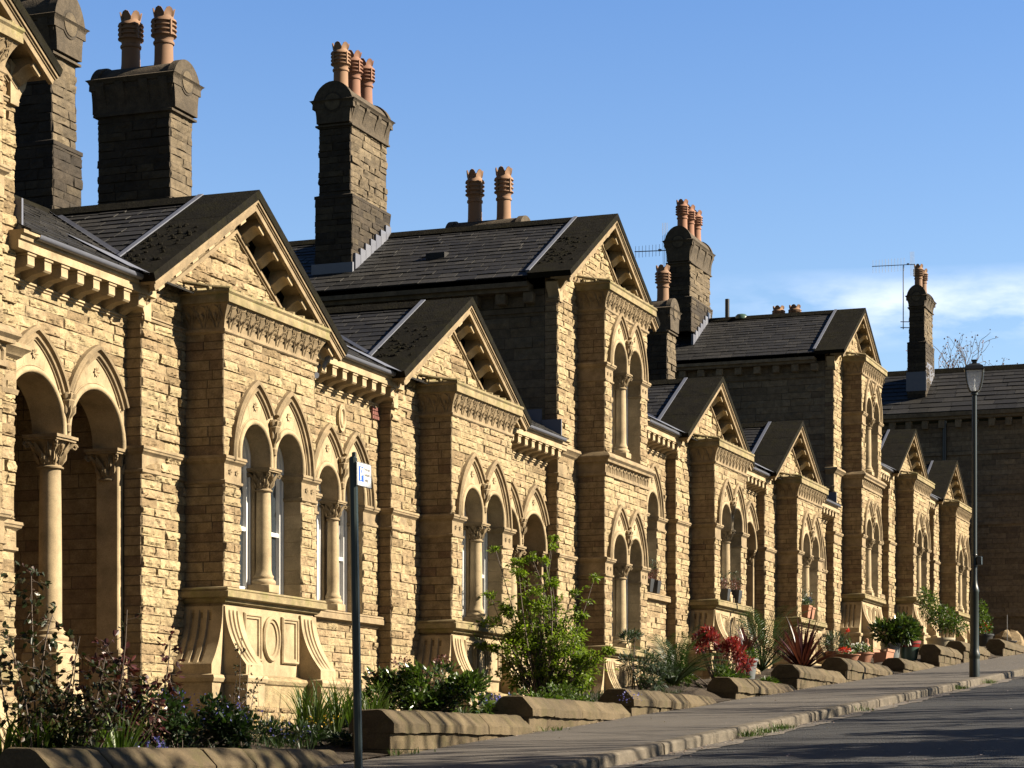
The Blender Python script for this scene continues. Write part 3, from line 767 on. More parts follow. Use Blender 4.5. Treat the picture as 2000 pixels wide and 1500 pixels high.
def recess(E, u0, u1, S, C, kind, zs_, cell, amp, zb, roof=(0, 0), gut=True, detail=2, hooded=True):
    """set-back part of a cottage between two gables"""
    c = (u0+u1)/2; v0 = -.60; zsp = S+1.25
    porch = kind == 'porch'
    pc, ph, pa, pr = (1.06, .465, .62, .91) if porch else (.72, .275, .52, .86)
    if kind == 'single': pc, ph, pa, pr = 0, .30, .54, .88
    n = 1 if kind == 'single' else 2
    if kind == 'single': c = c + .25
    depth = .30 if porch else .23
    inner, cs, st = arch_pair(E, c, pc, ph, zsp, pa, pr, v0, depth, S, 'porch' if porch else 'window', n=n, plate=(u0+.002, u1-.002) if porch else None)
    o0, o1 = cs[0]-ph, cs[-1]+ph
    zlow = zb if porch else S
    def mask(u, z):
        m = (z > zlow) & (z < zsp) & (u > o0) & (u < o1)
        for ci in cs: m |= (z >= zsp) & (z < hood_z(u, ci, pa-.04, pr-.06, zsp))
        if not porch: m |= (z < S) & (z > S-.14)
        m |= (z > zsp-.18) & (z < zsp+.03)
        if porch: m |= (z < zsp) & (u < o0+.001) | (z < zsp) & (u > o1-.001)
        return m
    top = C-.36
    mb = MB()
    masonry(mb, u0, u1, zsp, top, fvert(v0), zs_, cell, amp*.8, mask=mask); part('recess_wall', mb, M['rock'], E)
    if not porch:
        mb = MB(); masonry(mb, u0, u1, zb, S-.14, fvert(v0), zs_, cell, amp*.8); part('recess_wall', mb, M['rock'], E)
        for x0, x1 in ((u0, o0), (o1, u1)): mb = MB(); masonry(mb, x0, x1, S, zsp-.16, fvert(v0), zs_, cell, amp*.8, sl=(.15, .3)); part('window_pier', mb, M['rock'], E)
    for x0, x1 in ((u0, o0), (o1, u1)):
        if x1-x0 > .05 and not porch: mb = MB(); impost(mb, x0, x1, v0+.004, v0-.2, zsp+.035, .2); part('impost', mb, M['mould'], E, 25)
    mb = MB()
    if not porch:
        pr_ = [(-.25, S), (0, S), (.08, S-.012), (.09, S-.03), (.08, S-.04), (.09, S-.05), (.09, S-.105), (.04, S-.118), (.02, S-.15), (0, S-.16)]
        sweep(mb, [(u0, v0), (u1, v0)], [(o, z) for o, z in pr_][::-1], lambda a, b, h: P(a, b, h))
        part('sill', mb, M['mould'], E, 25); mb = MB(); z0 = S-.15-.72
        sweep(mb, [(u0, v0), (u1, v0)], [(o, z) for o, z in [(0, z0+.06), (.05, z0+.04), (.06, z0), (.03, z0-.04), (.035, z0-.28), (0, z0-.28)]], lambda a, b, h: P(a, b, h)); part('plinth_course', mb, M['mould'], E, 25)
    if not porch:
        windows(E, inner, cs, ph, v0, depth, zsp, S)
        for fj, xj in ((fright, o0), (fleft, o1)): mb = MB(); ashlar_jamb(mb, fj(xj), v0-.23, v0, S, zsp); part('reveal', mb, M['dress'], E)
        if n == 2: mb = MB(); bbox(mb, c-.075, c+.075, v0-.25, v0-.17, S, zsp, .01); part('mullion', mb, M['dress'], E)
        if n == 2:
            col = inst('column', column_mesh(.070, 1.25-.21), E, P(c, v0-.085, S)); inst('capital', capital_mesh(.066, .225), col, P(c, v0-.085, zsp-.21))
    else:
        zf = zb+.25; zc = zb+1.35
        vb = -2.1
        mb = MB()
        ashl = dict(cell=.1, amp=.012, sl=(.25, .6), marg=.02)
        zz = courses(zb, C, .10, .15, 5)
        masonry(mb, vb, v0-.30, zb, C-.4, fleft(u1), zz, **ashl); masonry(mb, vb, v0-.30, zb, C-.4, fright(u0), zz, **ashl)
        masonry(mb, u0, u1, zb, C-.4, fvert(vb), zz, **ashl)
        box(mb, u0, u1, vb, v0-.31, C-.5, C-.4)
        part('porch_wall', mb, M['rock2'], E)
        mb = MB(); box(mb, u0+.002, u1-.002, vb+.03, v0+.15, zb, zf); box(mb, u0+.002, u1-.002, v0+.152, v0+.42, zb, zf-.12)
        part('doorstep', mb, M['dress'], E)
        mb = MB(); cd = c+.15
        bbox(mb, cd-.45, cd+.45, vb+.02, vb+.06, zf, zf+2.0, .006)
        for x in (-.22, .22):
            for a, b in ((.15, .85), (1.0, 1.85)): bbox(mb, cd+x-.15, cd+x+.15, vb+.06, vb+.075, zf+a, zf+b, .008)
        d = part('door', mb, M['door'], E)
        mb = MB(); lathe(mb, [(.02, 0), (.02, .03)], (cd-.36, vb+.09, zf+.95), 10); part('door_knob', mb, M['metal'], d)
        # columns: one free, two half pilasters
        Hc = zsp-.29-zc
        col = inst('column', column_mesh(.105, Hc, .26), E, P(c, v0-.15, zc)); inst('capital', capital_mesh(.098, .30), col, P(c, v0-.15, zsp-.30))
        for x, w in ((c, .19), (u1-.0555, .055), (u0+.0555, .055)):
            ped = MB(); bbox(ped, x-w, x+w, v0-.34, v0+.04, zc-.30, zc, .012); 
            z1, z2 = zc-.30, zc-.46
            prism(ped, [(v0-.36, zb), (v0+.13, zb), (v0+.13, z2), (v0+.04, z1), (v0-.36, z1)], x-w-.0, x+w+.0, lambda a, p, q: P(a, p, q))
            part('pedestal', ped, M['dress'], E, None)
        for x in (u0+.055, u1-.055):
            mb = MB(); bbox(mb, x-.053, x+.053, v0-.26, v0-.02, zc, zsp-.0, .01); bbox(mb, x-.0545, x+.0545, v0-.28, v0-.0, zc, zc+.09, .015)
            pl = part('pilaster', mb, M['dress'], E)
            o = inst('capital', capital_mesh(.098, .30), pl, P(x + (.03 if x > c else -.03), v0-.15, zsp-.30))
    # bracketed eaves
    mb = MB(); zt = C-.03
    sweep(mb, [(u0-.15, v0), (u1+.15, v0)] if not porch else [(u0-.1, v0), (u1+.1, v0)], [(o, z) for o, z in [(-.1, zt), (.33, zt), (.33, zt-.03), (.30, zt-.045), (.295, zt-.075), (.275, zt-.085), (.275, zt-.155), (.25, zt-.16), (0, zt-.16)]][::-1], lambda a, b, h: P(a, b, h), caps=True)
    zr = C-.36
    sweep(mb, [(u0, v0), (u1, v0)], [(o, z) for o, z in [(0, zr), (.035, zr-.004), (.04, zr-.02), (.022, zr-.03), (.026, zr-.045), (0, zr-.06)]][::-1], lambda a, b, h: P(a, b, h))
    box(mb, u0, u1, v0-.05, v0+.008, zr, zt-.1)
    ev = part('eaves_cornice', mb, M['dress'], E, 25)
    nb = max(3, round((u1-u0)/.27))
    if 'eaves_bracket' not in SH:
        m2 = MB()
        prism(m2, [(0, 0), (.25, 0), (.25, -.10), (.235, -.115), (.12, -.135), (.04, -.175), (0, -.185)], -.055, .055, lambda a, p, q: P(a, p, q))
        bbox(m2, -.07, .07, 0, .262, -.02, .0, .003)
        SH['eaves_bracket'] = m2.mesh('eaves_bracket', M['dress'])
    for k in range(nb): inst('eaves_bracket', SH['eaves_bracket'], ev, P(u0+(u1-u0)*(k+.5)/nb, v0, zt-.16))
    # roof slope rising to the main ridge
    if roof[1] > roof[0]:
        zr0 = zt+.0; vr0, vr1 = v0+.34, -2.6; zr1 = C+1.20
        L = roof[1]-roof[0]; H = math.hypot(vr0-vr1, zr1-zr0); dn = np.array([(vr1-vr0)/H, 0, (zr1-zr0)/H]); up = np.array([dn[2], 0, -dn[0]])
        mb = MB()
        mb.add([P(roof[0], vr0, zr0), P(roof[1], vr0, zr0), P(roof[1], vr1, zr1), P(roof[0], vr1, zr1)], [(0, 1, 2, 3)], (.2, .5, 1))
        slates(mb, P(roof[0], vr0, zr0), P(1, 0, 0), dn, L, H, up)
        mb.add([P(roof[0], vr1, zr1), P(roof[1], vr1, zr1), P(roof[1], -6.5, zr0-.3), P(roof[0], -6.5, zr0-.3)], [(0, 1, 2, 3)], (.4, .5, 1))
        rf = part('roof', mb, M['slate'], E)
        mb = MB(); prism(mb, [(vr1-.13, zr1-.06), (vr1, zr1+.045), (vr1+.13, zr1-.06)], roof[0], roof[1], lambda a, p, q: P(a, p, q)); part('ridge', mb, M['flag'], rf)
        mb = MB(); box(mb, roof[0], roof[1], -6.5, -6.4, zb, zr0-.3); part('back_wall', mb, M['rock2'], E)
        mb = MB()
        pts = [(vr0-.02+.042*math.cos(w), zr0-.01+.042*math.sin(w)) for w in np.linspace(math.pi, 2*math.pi, 7)]
        pts += [(vr0-.02+.036*math.cos(w), zr0-.008+.036*math.sin(w)) for w in np.linspace(2*math.pi, math.pi, 7)]
        prism(mb, pts, u0+.12, u1-.12, lambda a, p, q: P(a, p, q)); part('gutter', mb, M['lead'], E, 60)
        return zr0, zr1, vr0, vr1
def wing_roof(E, B, C, back, wallz, two=False, front=-.78):
    """slated roof running back from a gable"""
    c = B+W/2; R = C+1.24-.05; hw = 2.16; mb = MB()
    for sg in (-1, 1):
        H = hw/CP; dn = np.array([0, -sg*CP, SP]); up = np.array([0, sg*SP, CP])
        p0 = P(c+sg*hw, back, R-hw*TP); L = front-back
        mb.add([P(c+sg*hw, back, R-hw*TP-.01), P(c+sg*hw, front, R-hw*TP-.01), P(c, front, R-.01), P(c, back, R-.01)], [(0, 1, 2, 3)], (.2, .5, 1))
        slates(mb, p0, (1, 0, 0), dn, L, H, up)
    rf = part('wing_roof', mb, M['slate'], E)
    mb = MB(); x = back
    while x < front:
        x1 = min(x+.55, front); prism(mb, [(c-.15, R-.055), (c-.03, R+.045), (c+.03, R+.045), (c+.15, R-.055)], x+.003, x1-.003, lambda a, p, q: P(p, a, q), (rng.random(), .5, 1)); x = x1
    part('ridge', mb, M['flag'], rf)
    return rf
# ------------------------------------------------------------------ chimneys
def pot(mb, u, v, z, h=.72, r=.112, rnd=None):
    rnd = rnd or (rng.random(), .5, 1); k = h/.72
    prof = [(r*1.12, 0), (r*1.05, .05), (r, .10), (r*.97, .285*k), (r*1.10, .29*k), (r*1.13, .305*k), (r*1.10, .32*k), (r*.97, .325*k), (r*1.0, .36*k), (r*1.18, .385*k)]
    for i in range(3):
        z0 = (.385+.055*i)*k
        prof += [(r*1.36, z0+.004), (r*1.36, z0+.018), (r*1.14, z0+.022), (r*1.14, z0+.050)]
    prof += [(r*1.38, .55*k), (r*1.30, .575*k), (r*1.02, .60*k), (r*.98, .63*k), (r*1.08, .68*k), (r*1.20, .715*k), (r*1.05, .72*k), (r*.90, .64*k), (r*.9, .3)]
    n = len(prof)
    def wob(i, w):
        if n-6 <= i <= n-2: return -(.075*k*(1-abs(math.cos(3*w))**.6))*(.5 if i in (n-6, n-2) else 1)*(1.0 if i > n-6 else .3)
        return 0
    lathe(mb, prof, (u, v, z), 24, rnd, wob)
    for q in range(4):                                                     # ribs between the louvres
        w = q*math.pi/2+.5; mb2 = (u+r*1.25*math.cos(w), v+r*1.25*math.sin(w))
        box(mb, mb2[0]-.016, mb2[0]+.016, mb2[1]-.016, mb2[1]+.016, z+.385*k, z+.56*k, rnd)
def chimney(E, u0, u1, v0, v1, zb, zn, zc, zt, pots, axis, matl='soot', potmat='potbuff', ph=.72, front='sootlit', extra_h=0, plinth=None):
    """stone stack with a flared head, a barrel top with roundels and crown pots. zn neck, zc cornice, zt top of the barrel"""
    zz = courses(zb, zn, .085, .12, int(u0*7) % 97)
    mb = MB(); cell = .03
    masonry(mb, v0, v1, zb, zn, fleft(u0), zz, cell, .018); masonry(mb, v0, v1, zb, zn, fright(u1), zz, cell, .018)
    masonry(mb, u0, u1, zb, zn, lambda a, b, h: (v0-h, a, b), zz, cell, .018)
    ch = part('chimney', mb, M[matl], E)
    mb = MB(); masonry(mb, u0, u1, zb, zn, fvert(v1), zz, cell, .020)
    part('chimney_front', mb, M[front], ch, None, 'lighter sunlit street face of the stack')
    sq = [(u0, v0), (u0, v1), (u1, v1), (u1, v0)]                          # outward = left of this direction
    if plinth:
        mb = MB(); e = .045
        sweep(mb, sq, [(.0, plinth+.035), (e+.012, plinth+.012), (e+.012, plinth-.03), (e-.02, plinth-.04)], plan, closed=True)
        for args in ((v0-e, v1+e, fleft(u0-e)), (v0-e, v1+e, fright(u1+e)), (u0-e, u1+e, fvert(v1+e)), (u0-e, u1+e, lambda a, b, h: (v0-e-h, a, b))): masonry(mb, args[0], args[1], zb, plinth-.03, args[2], zz, cell, .014)
        part('chimney_plinth', mb, M[matl], ch)
    mb = MB()
    H = zc-zn; pr = [(0, zn-.03), (.045, zn-.025), (.045, zn), (.012, zn+.012)]
    for t in np.linspace(0, 1, 7): pr.append((.012 + .048*t**2.2, zn+.015+(H*.66)*t))
    pr += [(.062, zn+H*.70), (.062, zn+H*.86), (.08, zn+H*.88), (.09, zn+H*.94), (.115, zc), (.07, zc+.02), (-.02, zc+.03)]
    sweep(mb, sq, pr, plan, closed=True)
    box(mb, u0, u1, v0, v1, zc-.05, zc+.028)
    if axis == 'u': w, a0, a1, m0 = (v1-v0)/2+.05, u0-.045, u1+.045, (v0+v1)/2
    else: w, a0, a1, m0 = (u1-u0)/2+.05, v0-.045, v1+.045, (u0+u1)/2
    fn = (lambda a, p, q: P(a, p, q)) if axis == 'u' else (lambda a, p, q: P(p, a, q))
    hb = zt-zc
    arc = [(m0+w*math.cos(t), zc-.12+(hb+.12)*math.sin(t)) for t in np.linspace(0, math.pi, 19)]
    prism(mb, arc, a0, a1, fn)
    arc2 = [(m0+(w+.03)*math.cos(t), zc-.12+(hb+.145)*math.sin(t)) for t in np.linspace(0, math.pi, 19)]
    for e, s in ((a0, -1), (a1, 1)):                                        # rim and roundel at both ends
        prism(mb, arc2, e-s*.06, e+s*.035, fn)
        k = [(m0+.125*math.cos(t), zc-.03+.125*math.sin(t)) for t in np.linspace(0, 2*math.pi, 25)[:-1]]
        prism(mb, k, e, e+s*.045, fn, (1, 1, 1))
        k2 = [(m0+.155*math.cos(t), zc-.03+.155*math.sin(t)) for t in np.linspace(0, 2*math.pi, 25)[:-1]]
        prism(mb, k2, e, e+s*.036, fn, (0, 0, 1))
        hw = w-.05; fl = [(hw+.012+.062*t**2.2, zn+.02+(H-.03)*t) for t in np.linspace(0, 1, 7)]; k3 = [(m0-x, y) for x, y in fl] + [(m0+x, y) for x, y in fl[::-1]]
        prism(mb, k3, e-s*.1, e+s*.026, fn)
    # little brackets along the long sides
    nb = 4; L0, L1 = (u0, u1) if axis == 'u' else (v0, v1)
    for k in range(nb):
        x = L0 + (L1-L0)*k/(nb-1); x = min(max(x, L0+.06), L1-.06)
        pp = [(0, zn+.01), (.025, zn+H*.3), (.06, zn+H*.62), (.095, zn+H*.78), (.095, zn+H*.9), (0, zn+H*.9)]
        if axis == 'u':
            prism(mb, [(v1+a, b) for a, b in pp], x-.055, x+.055, lambda a, p, q: P(a, p, q)); prism(mb, [(v0-a, b) for a, b in pp], x-.055, x+.055, lambda a, p, q: P(a, p, q))
        else:
            prism(mb, [(u0-a, b) for a, b in pp], x-.055, x+.055, lambda a, p, q: P(p, a, q)); prism(mb, [(u1+a, b) for a, b in pp], x-.055, x+.055, lambda a, p, q: P(p, a, q))
    part('chimney_head', mb, M['soot2'], ch, 30)
    for k, t in enumerate(pots):
        mb = MB()
        if axis == 'u': pot(mb, u0+(u1-u0)*t, m0, zt-.05, ph)
        else: pot(mb, m0, v0+(v1-v0)*t, zt-.05, ph)
        part('chimney_pot', mb, M[potmat if isinstance(potmat, str) else potmat[k]], ch, 50)
    return ch
def flash_steps(E, pts, par=None):
    mb = MB()
    for (u0, u1, v0, v1, z0, z1) in pts: box(mb, u0, u1, v0, v1, z0, z1)
    return part('step_flashing', mb, M['lead'], par or E)

# ------------------------------------------------------------------ the terrace
def cottage(name, label, B, S, C, cell, detail, lefts, base, group='single-storey gabled cottages of the terrace'):
    E = emp('cottage', P(B+W/2, -.43, G(B)), label, 'cottage', group)
    g = G(B)
    zs = courses(g-.45, C+1.4, seed=int(B))
    amp = .020
    front_wall(E, B, g-.4, C, zs, cell, amp, C, bandz=())
    pier_bands(E, B, S+1.25, C)
    bay_storey(E, B, S, C-.37, g, zs, cell, amp, detail_cc(detail))
    cornice(E, B, C, detail)
    gable(E, B, C, cell, detail)
    wing_roof(E, B, C, -2.75, None)
    return E, zs
def detail_cc(d): return 0 if d > 1 else 5
def tower(label, B, S, C, Zb, cell, detail, wallz, back=-9.5, sidemat='sootlit'):
    """two-storey gabled block: S lower sill, Zb top of the belt, C top cornice"""
    E = emp('two_storey_house', P(B+W/2, -.43, G(B)), label, 'house', 'two-storey gabled houses of the terrace')
    g = G(B); zs = courses(g-.45, C+1.4, seed=int(B))
    front_wall(E, B, g-.4, C, zs, cell, .020, C, side_back=-.62)
    pier_bands(E, B, S+1.25, C)
    for x0, x1 in ((B-.85, B), (B+W, B+W+.85)):                            # belt on the piers
        mb = MB(); z = Zb+.02
        sweep(mb, [(x0, -.6), (x0, -.43), (x1, -.43), (x1, -.6)], [(0, z), (.10, z-.02), (.11, z-.06), (.06, z-.10), (.05, z-.12), (.012, z-.15), (.012, z-.40), (.03, z-.41), (.02, z-.45), (0, z-.46)], plan)
        part('belt_course', mb, M['mould'], E, 25)
    bay_storey(E, B, S, Zb-.34, g, zs, cell, .020, detail_cc(detail))
    belt(E, B, Zb)
    bay_storey(E, B, Zb+.02, C-.37, g, zs, cell, .020, detail_cc(detail), first=False)
    cornice(E, B, C, detail); gable(E, B, C, cell, detail)
    rf = wing_roof(E, B, C, back, None)
    # dark flank walls with bracketed eaves
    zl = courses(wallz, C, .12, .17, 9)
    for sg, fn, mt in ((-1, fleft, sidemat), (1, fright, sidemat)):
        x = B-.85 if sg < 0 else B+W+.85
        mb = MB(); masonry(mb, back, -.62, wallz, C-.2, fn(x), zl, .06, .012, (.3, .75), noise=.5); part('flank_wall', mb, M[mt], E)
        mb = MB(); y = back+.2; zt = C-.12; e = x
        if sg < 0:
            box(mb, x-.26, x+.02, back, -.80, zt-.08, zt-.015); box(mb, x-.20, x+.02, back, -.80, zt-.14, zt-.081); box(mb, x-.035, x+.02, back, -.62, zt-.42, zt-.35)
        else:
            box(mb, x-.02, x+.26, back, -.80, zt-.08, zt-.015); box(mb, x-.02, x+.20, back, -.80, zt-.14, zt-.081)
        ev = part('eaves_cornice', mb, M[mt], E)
        if sg < 0:
            while y < -.9:
                m2 = MB(); bbox(m2, x-.16, x+.0, y, y+.15, zt-.30, zt-.142, .012, (rng.uniform(.5, 1), .5, 1)); part('eaves_bracket', m2, M[mt], ev); y += .42
    mb = MB(); box(mb, B-.85, B+W+.85, back-.1, back, g-.4, C-.1)
    mb.add([P(B-.85, back, C-.1), P(B+W+.85, back, C-.1), P(B+W/2, back, C+1.15)], [(0, 1, 2)]); part('back_wall', mb, M['rock2'], E)
    return E, zs

Bs = [14.35, 20.31, 26.25, 32.20, 38.15, 44.10, 50.05, 56.0, 61.95]
WB = W+.85
# 0: tower at the left edge
E0, z0 = tower('tall gabled house cut by the left edge, only its right pier and gable foot visible', Bs[0], .72, 5.98, 3.53, .013, 2, 2.5, back=-6.5)
# 1, 2 near cottages
E1, z1 = cottage('cottage', 'nearest single-storey gabled cottage, open porch on its left and mossy gable roof', Bs[1], 1.65, 4.53, .012, 2, None, 0)
E2, z2 = cottage('cottage', 'second gabled cottage, behind the parking sign post and left of the leafy green shrub', Bs[2], 1.65, 4.53, .014, 2, None, 0)
E3, z3 = tower('two-storey gabled house with tall chimney stack in the middle of the terrace', Bs[3], 1.60, 6.88, 4.42, .017, 2, 3.6)
E4, z4 = cottage('cottage', 'gabled cottage behind the red-leaved shrub, two black pots on its window sill', Bs[4], 2.65, 5.35, .02, 1, None, 0)
E5, z5 = cottage('cottage', 'gabled cottage with two terracotta pots of flowers on its bay sill', Bs[5], 2.68, 5.38, .023, 1, None, 0)
E6, z6 = tower('farther two-storey gabled house left of the street lamp, television aerial by its chimney', Bs[6], 3.52, 8.68, 6.17, .027, 1, 5.0, sidemat='flank')
E7, z7 = cottage('cottage', 'gabled cottage behind the glazed red-rimmed pot, right of the farther tall house', Bs[7], 3.83, 6.78, .03, 1, None, 0)
E8, z8 = cottage('cottage', 'farthest gabled cottage of the row, partly behind the street lamp post', Bs[8], 3.83, 6.72, .034, 1, None, 0)
def rc(E, i, S, C, kind, zs, cell, zb, single=False, d=2):
    u0, u1 = Bs[i]+WB, Bs[i+1]-.85
    tl = i in (0, 3, 6); tr = (i+1) in (0, 3, 6)
    r0 = u0-.02 if tl else Bs[i]+W/2
    r1 = u1+.02 if tr else Bs[i+1]+W/2
    return recess(E, u0, u1, S, C, kind, zs, cell, .020, zb, (r0, r1), True, d)
rc(E1, 0, 1.65, 4.53, 'porch', z1, .012, G(17.5)-.3)
rc(E1, 1, 1.65, 4.53, 'window', z1, .013, G(24)-.4)
rc(E2, 2, 1.65, 4.53, 'porch', z2, .016, G(30)-.35)
rc(E4, 3, 2.65, 5.35, 'single', z4, .02, G(36)-.4)
rc(E4, 4, 2.65, 5.35, 'porch', z4, .022, G(42)-.3)
rc(E5, 5, 2.68, 5.38, 'window', z5, .025, G(48)-.4)
rc(E7, 6, 3.83, 6.78, 'window', z7, .03, G(54)-.4)
rc(E8, 7, 3.83, 6.72, 'porch', z8, .034, G(60)-.3)
# chimneys (each belongs to the house whose roof carries it)
chimney(E1, 21.42, 21.90, -3.5, -2.62, 5.2, 7.46, 7.84, 8.14, (.3, .72), 'v', 'soot', plinth=6.5)
chimney(E1, 24.0, 24.52, -3.58, -2.62, 4.9, 7.53, 7.93, 8.13, (.30, .76), 'v', 'soot')
chimney(E3, 31.87, 33.20, -4.42, -3.90, 7.2, 9.48, 9.84, 10.10, (.16, .5, .84), 'u', 'soot', ('potbuff', 'potred', 'potred'), plinth=8.40)
chimney(E3, 33.75, 34.30, -3.05, -1.95, 7.2, 7.85, 8.16, 8.37, (.28, .72), 'v', 'soot', ph=.86)
chimney(E5, 42.1, 42.62, -3.1, -2.02, 5.9, 8.0, 8.42, 8.62, (.3, .85), 'v', 'soot')
chimney(E6, 49.72, 51.35, -4.28, -3.78, 9.4, 10.94, 11.42, 11.72, (.16, .5, .84), 'u', 'soot', ('potred', 'potred', 'potred'), plinth=10.15)
chimney(E6, 51.9, 52.4, -2.95, -1.95, 9.0, 9.45, 9.68, 9.80, (.58, .96), 'v', 'soot', ph=.55)
# lead skirts and little roof fittings of the middle tall house
R3 = 6.88+1.24-.05; c3 = Bs[3]+W/2
st = []
for k in range(7):
    u = 31.86 + k*.19; z = R3 - abs(u+.1-c3)*TP
    st.append((u, u+.20, -3.87, -3.815, z-.2, z+.20))
flash_steps(E3, st)
flash_steps(E3, [(31.76, 31.81, -4.5, -3.82, R3-abs(31.8-c3)*TP-.2, R3-abs(31.8-c3)*TP+.14)])
mb = MB()
for sg in (0,):
    u = c3-1.15; z = R3-1.15*TP
    prism(mb, [(u-.05, z-.06), (u-.05, z+.075), (u+.13, z+.10), (u+.13, z+.0)], -2.75, -2.45, lambda a, p, q: P(p, a, q))
part('roof_vent', mb, M['slate'], E3)
R6 = 8.68+1.24-.05; c6 = Bs[6]+W/2
st = []
for k in range(7):
    u = 49.72 + k*.2; z = R6 - abs(u+.1-c6)*TP
    st.append((u, u+.21, -3.75, -3.70, z-.2, z+.20))
flash_steps(E6, st)
# lead steps where the cottage roof meets the tall house
for E, x, C in ((E2, Bs[3]-.85, 4.53), (E5, Bs[6]-.85, 5.38), (E1, Bs[0]+WB, 4.53)):
    st = []; s = -1 if E is not E1 else 1
    for k in range(7):
        v = -.36 - k*.3; z = C-.03 + (-.26-v)*(1.23/2.34)
        st.append((x-.03, x-.004, v-.31, v, z-.1, z+.24) if s < 0 else (x+.004, x+.03, v-.31, v, z-.1, z+.24))
    flash_steps(E, st)
# lead valleys and aprons next to the gables
def valley(E, B, C, side):
    c = B+W/2; mb = MB(); zr0, zr1, vr0, vr1 = C-.03, C+1.20, -.26, -2.6
    m = (zr1-zr0)/(vr0-vr1); R = C+1.19
    pts = []
    for k in range(13):
        d = 2.18*(1-k/12*.985); z = R - d*TP; v = vr0 - (z-zr0)/m
        pts.append((c+side*d, v, z))
    for a, b in zip(pts[:-1], pts[1:]):
        w = .075
        mb.add([P(a[0]+side*w, a[1]-.0, a[2]+.030), P(b[0]+side*w, b[1], b[2]+.030), P(b[0], b[1], b[2]+.022), P(a[0], a[1], a[2]+.022), P(b[0]-side*w*.7, b[1]+.0, b[2]+.03+w*.7*TP), P(a[0]-side*w*.7, a[1], a[2]+.03+w*.7*TP)], [(0, 1, 2, 3), (3, 2, 4, 5)], (rng.random(), .5, 1))
    F, K = P(c+side*2.20, -.16, C-.035), P(c+side*1.98, -.80, C+.14)          # dressed lead saddle at the foot of the gable
    Gt, K2 = P(c+side*2.46, -.25, C-.005), P(c+side*2.40, -.95, C+.36)
    Mq = tuple((F[i]+K[i]+Gt[i]+K2[i])/4 + (.05 if i == 2 else 0) for i in range(3)); Mk = tuple((F[i]+K[i])/2 + (.06 if i == 2 else 0) for i in range(3))
    mb.add([F, Mk, K, K2, Gt, Mq], [(0, 1, 5), (1, 2, 5), (2, 3, 5), (3, 4, 5), (4, 0, 5)], (.8, .5, 1))
    part('lead_valley', mb, M['lead'], E, 40)
for E, i, C in ((E1, 1, 4.53), (E2, 2, 4.53), (E4, 4, 5.35), (E5, 5, 5.38), (E7, 7, 6.78), (E8, 8, 6.72)):
    valley(E, Bs[i], C, -1)
    if i in (1, 2, 4, 5, 7): valley(E, Bs[i], C, 1)
# small extras on the first cottage: oval plaque above the paired window, air brick, rainwater pipe
mb = MB(); cu, cz = 24.32, 4.02-.15
for rr, o in ((.16, .03), (.115, .045)):
    sweep(mb, [(cu+.10*rr/.16*math.cos(w), cz+rr*math.sin(w)) for w in np.linspace(0, -2*math.pi, 25)[:-1]], [(0, -.01), (0, .035), (-.012, o), (-.03, .03), (-.032, .02)], face(-.6), closed=True)
mb.add([P(cu+.09*math.cos(w), -.575, cz+.15*math.sin(w)) for w in np.linspace(0, 2*math.pi, 24)[:-1]], [list(range(23))])
part('plaque', mb, M['dress'], E1, 40)
mb = MB()
for r in range(3):
    for k in range(4): box(mb, 25.17+k*.05, 25.21+k*.05, -.6, -.565, 3.98+r*.05, 4.02+r*.05)
part('air_brick', mb, M['brick'], E1)
for E, B, C in ((E1, Bs[1], 4.53),):
    mb = MB(); x = B+WB+.02
    tube(mb, [P(x+.12, -.28, C-.06), P(x+.10, -.36, C-.22), P(x+.02, -.50, C-.30), P(x-.06, -.36, C-.36)], .035, 8); part('rainwater_pipe', mb, M['lead'], E, 60)

# ------------------------------------------------------------------ end block closing the row
Ee = emp('end_pavilion', P(66.3, -2., G(66)), 'dark shaded stone block closing the far end of the terrace, chimney and slate roof', 'building')
ue = 66.3
zz = courses(2.2, 9.7, .12, .17, 4)
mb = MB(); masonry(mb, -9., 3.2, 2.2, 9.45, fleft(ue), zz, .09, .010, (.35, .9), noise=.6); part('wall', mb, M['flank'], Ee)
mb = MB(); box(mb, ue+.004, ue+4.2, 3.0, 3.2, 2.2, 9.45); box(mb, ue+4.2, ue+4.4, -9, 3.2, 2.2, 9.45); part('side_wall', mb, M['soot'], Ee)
mb = MB(); tube(mb, [P(ue-.07, -1.05, 7.75), P(ue-.07, -1.05, 9.5)], .06, 8); part('downpipe', mb, M['blackpaint'], Ee, 60)  # added black tube standing in for a dark vertical recess
mb = MB(); yr = 11.32; ur = ue+2.35; ze = 9.72
H = math.hypot(ur-ue+.28, yr-ze); dn = np.array([0, (ur-ue+.28)/H, (yr-ze)/H]); up = np.array([0, -dn[2], dn[1]])
mb.add([P(ue-.28, -9, ze), P(ue-.28, 3.5, ze), P(ur, 3.5, yr), P(ur, -9, yr), P(ue+4.8, 3.5, ze), P(ue+4.8, -9, ze)], [(0, 1, 2, 3), (3, 2, 4, 5)], (.3, .5, 1))
slates(mb, P(ue-.28, -9, ze), (1, 0, 0), dn, 12.5, H, up, exp=.28, wid=.55, th=.02)
rf = part('roof', mb, M['slate'], Ee)
mb = MB(); prism(mb, [(ur-.2, yr-.1), (ur-.05, yr+.06), (ur+.05, yr+.06), (ur+.2, yr-.1)], -9, 3.5, lambda a, p, q: P(p, a, q)); part('ridge', mb, M['flag'], rf)
mb = MB()
box(mb, ue-.30, ue+.02, -9, 3.4, 9.60, 9.71); box(mb, ue-.22, ue+.02, -9, 3.3, 9.52, 9.598)
for z in (8.60, 7.45, 6.60): box(mb, ue-.05, ue+.02, -9, 3.2, z-.09, z)
box(mb, ue-.09, ue+.02, -9, 3.2, 3.9, 4.02)
ev = part('eaves_cornice', mb, M['flank'], Ee)
v = -4.5
